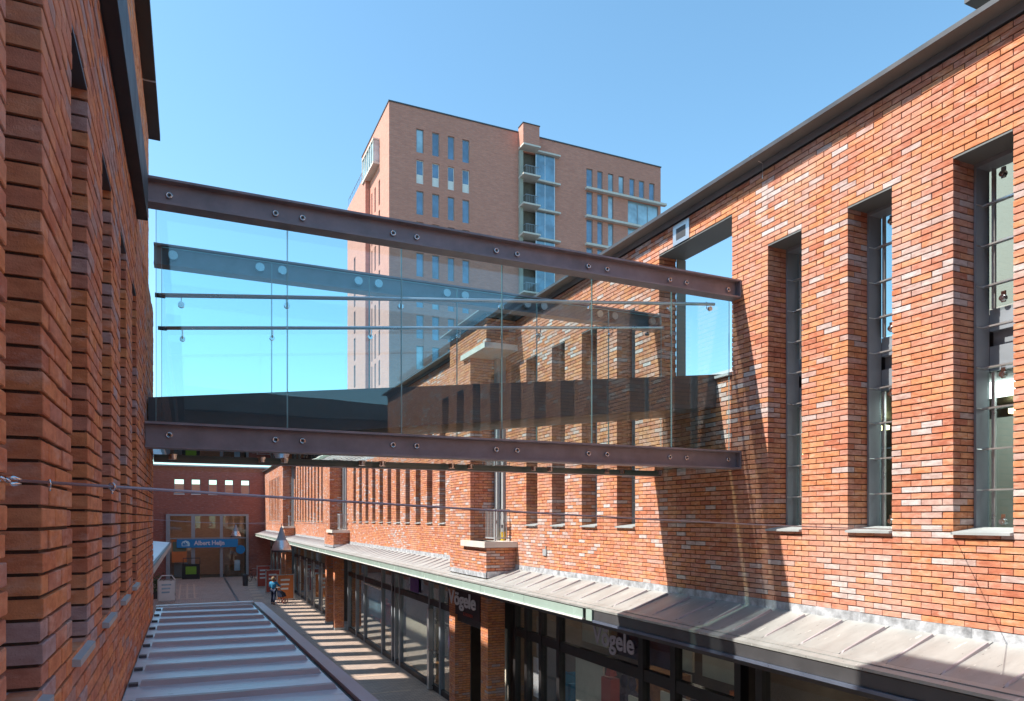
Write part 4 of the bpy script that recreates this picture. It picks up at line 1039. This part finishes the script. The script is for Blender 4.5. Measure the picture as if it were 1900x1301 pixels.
# planter with shrub by the left
t = thing('potted_shrub', 'small dark shrub in a pot beside the white sandwich board', 'plant', (-2.0, 55, GZ))
MB().lathe((-2.2, 55, GZ), [(.0, 0), (.3, 0), (.38, .5), (.33, .5), (.33, .45), (0, .45)], 14).build('pot', M['darksteel'], t)
lv = MB(); rr = random.Random(3)
for k in range(500):
    p = Vector((rr.gauss(0, .28), rr.gauss(0, .28), .95 + rr.gauss(0, .3))); a = Vector((rr.uniform(-1, 1), rr.uniform(-1, 1), rr.uniform(-1, 1))).normalized() * .08; b2 = a.orthogonal().normalized() * .04
    c_ = Vector((-2.2, 55, GZ)) + p; lv.add([c_ - a, c_ + b2, c_ + a, c_ - b2], [(0, 1, 2, 3)])
lv.build('foliage', M['plant'], t)

t = thing('litter_bin', 'small dark cylindrical litter bin on the shaded paving left of the far shops', 'bin', (4.2, 62.5, GZ))
MB().lathe((4.2, 62.5, GZ), [(0, 0), (.2, 0), (.22, .8), (.24, .82), (.2, .95), (0, .98)], 14).build('bin_body', M['darksteel'], t)
# person walking with a pushchair
def skin_obj(name, verts, edges, radii, mat, parent, loc):
    me = bpy.data.meshes.new(name); me.from_pydata(verts, edges, []); o = bpy.data.objects.new(name, me); C.objects.link(o)
    md = o.modifiers.new('s', 'SKIN'); me.skin_vertices  # noqa
    for i, r in enumerate(radii): me.skin_vertices[0].data[i].radius = r if isinstance(r, tuple) else (r, r)
    me.skin_vertices[0].data[0].use_root = True
    ss = o.modifiers.new('d', 'SUBSURF'); ss.levels = 1; ss.render_levels = 1
    dg = bpy.context.evaluated_depsgraph_get(); m2 = bpy.data.meshes.new_from_object(o.evaluated_get(dg)); m2.name = name
    bpy.data.objects.remove(o); m2.materials.clear(); m2.materials.append(mat)
    m2.polygons.foreach_set('use_smooth', [True] * len(m2.polygons))
    o = bpy.data.objects.new(name, m2); C.objects.link(o); o.parent = parent; return o
pr = thing('person', 'person in a bright blue jacket and dark trousers walking beside the striped sunlight', 'person', (4.95, 48.3, GZ))
V = [(0, 0, .93), (0, 0, 1.12), (0, .01, 1.34), (0, .0, 1.46), (0, -.0, 1.56), (0, -.02, 1.66), (0, -.02, 1.74),
     (-.10, 0, .88), (-.11, .10, .50), (-.11, .02, .10), (-.11, .16, .05), (.10, 0, .88), (.11, -.08, .50), (.11, -.24, .12), (.11, -.12, .04),
     (-.19, 0, 1.40), (-.26, .08, 1.14), (-.22, .28, 1.02), (-.20, .36, 1.02), (.19, 0, 1.40), (.30, .12, 1.20), (.36, .34, 1.12), (.36, .42, 1.12)]
E_ = [(0, 1), (1, 2), (2, 3), (3, 4), (4, 5), (5, 6), (0, 7), (7, 8), (8, 9), (9, 10), (0, 11), (11, 12), (12, 13), (13, 14), (2, 15), (15, 16), (16, 17), (17, 18), (2, 19), (19, 20), (20, 21), (21, 22)]
Rr = [.13, .12, .14, .06, .06, .095, .07, .09, .065, .045, .035, .09, .065, .045, .035, .06, .045, .035, .03, .06, .045, .035, .03]
skin_obj('body', V, E_, Rr, M['skin'], pr, None)
Vj = [V[i] for i in (0, 1, 2, 15, 16, 17, 19, 20, 21)]; 
skin_obj('jacket', Vj, [(0, 1), (1, 2), (2, 3), (3, 4), (4, 5), (2, 6), (6, 7), (7, 8)], [.165, .155, .17, .08, .062, .05, .08, .062, .05], M['bluefab'], pr, None)
Vt = [V[i] for i in (0, 7, 8, 9, 11, 12, 13)]
skin_obj('trousers', Vt, [(0, 1), (1, 2), (2, 3), (0, 4), (4, 5), (5, 6)], [.15, .11, .085, .065, .11, .085, .065], M['denim'], pr, None)
o = MB().lathe((0, -.035, 1.60), [(.0, .19), (.07, .175), (.108, .11), (.112, .04), (.10, -.04), (.075, -.06)], 12).build('hair', M['hair'], None, True); o.parent = pr
o = MB().box(-.13, -.09, .0, .2, 0, .07).box(.09, .13, -.26, -.06, 0, .07).build('shoes', M['black']); o.parent = pr
pr.rotation_euler.z = R_(-25)
pc = thing('pushchair', 'dark pushchair with red wheels in front of the person in blue', 'pushchair', (5.45, 48.9, GZ))
f_ = MB().tube([(5.15, 48.6, GZ + 1.05), (5.5, 49.0, GZ + .25)], .02, 6).tube([(5.35, 48.4, GZ + 1.05), (5.7, 48.8, GZ + .25)], .02, 6).tube([(5.15, 48.6, GZ + 1.05), (5.35, 48.4, GZ + 1.05)], .022, 6); f_.build('frame', M['darksteel'], pc)
MB().hexa([(5.25, 48.7, GZ + .4), (5.5, 48.5, GZ + .4), (5.85, 49.0, GZ + .4), (5.6, 49.2, GZ + .4), (5.2, 48.75, GZ + .85), (5.45, 48.5, GZ + .85), (5.75, 48.95, GZ + .65), (5.5, 49.15, GZ + .65)]).build('seat', M['denim'], pc)
for p in ((5.3, 48.85), (5.6, 48.55), (5.6, 49.25), (5.85, 49.0)): MB().ring((p[0], p[1], GZ + .15), (1, -.8, 0), .13, .025, n=14).build('wheel', M['redletter'], pc)
# bicycle-like clutter and yellow object in the near loggia
y0 = bays[0]
t = thing('yellow_bucket', 'yellow bucket on the balcony behind the grey railing', 'bucket', (6.6, y0 + .75, -.5))
MB().lathe((6.62, y0 + .62, -.5), [(0, 0), (.06, 0), (.08, .2), (.07, .2), (.055, .02)], 12).build('bucket_body', M['yellow'], t)
t = thing('ceiling_lamp', 'lit fluorescent tube inside the near balcony doorway', 'lamp', (7.6, y0 + 1.0, 1.2))
MB().box(7.9, 8.5, y0 + 1.3, y0 + 1.38, .85, .9).build('tube', M['lamp_on'], t)

print('OBJECTS', len(bpy.data.objects), 'polys', sum(len(o.data.polygons) for o in bpy.data.objects if o.type == 'MESH'))
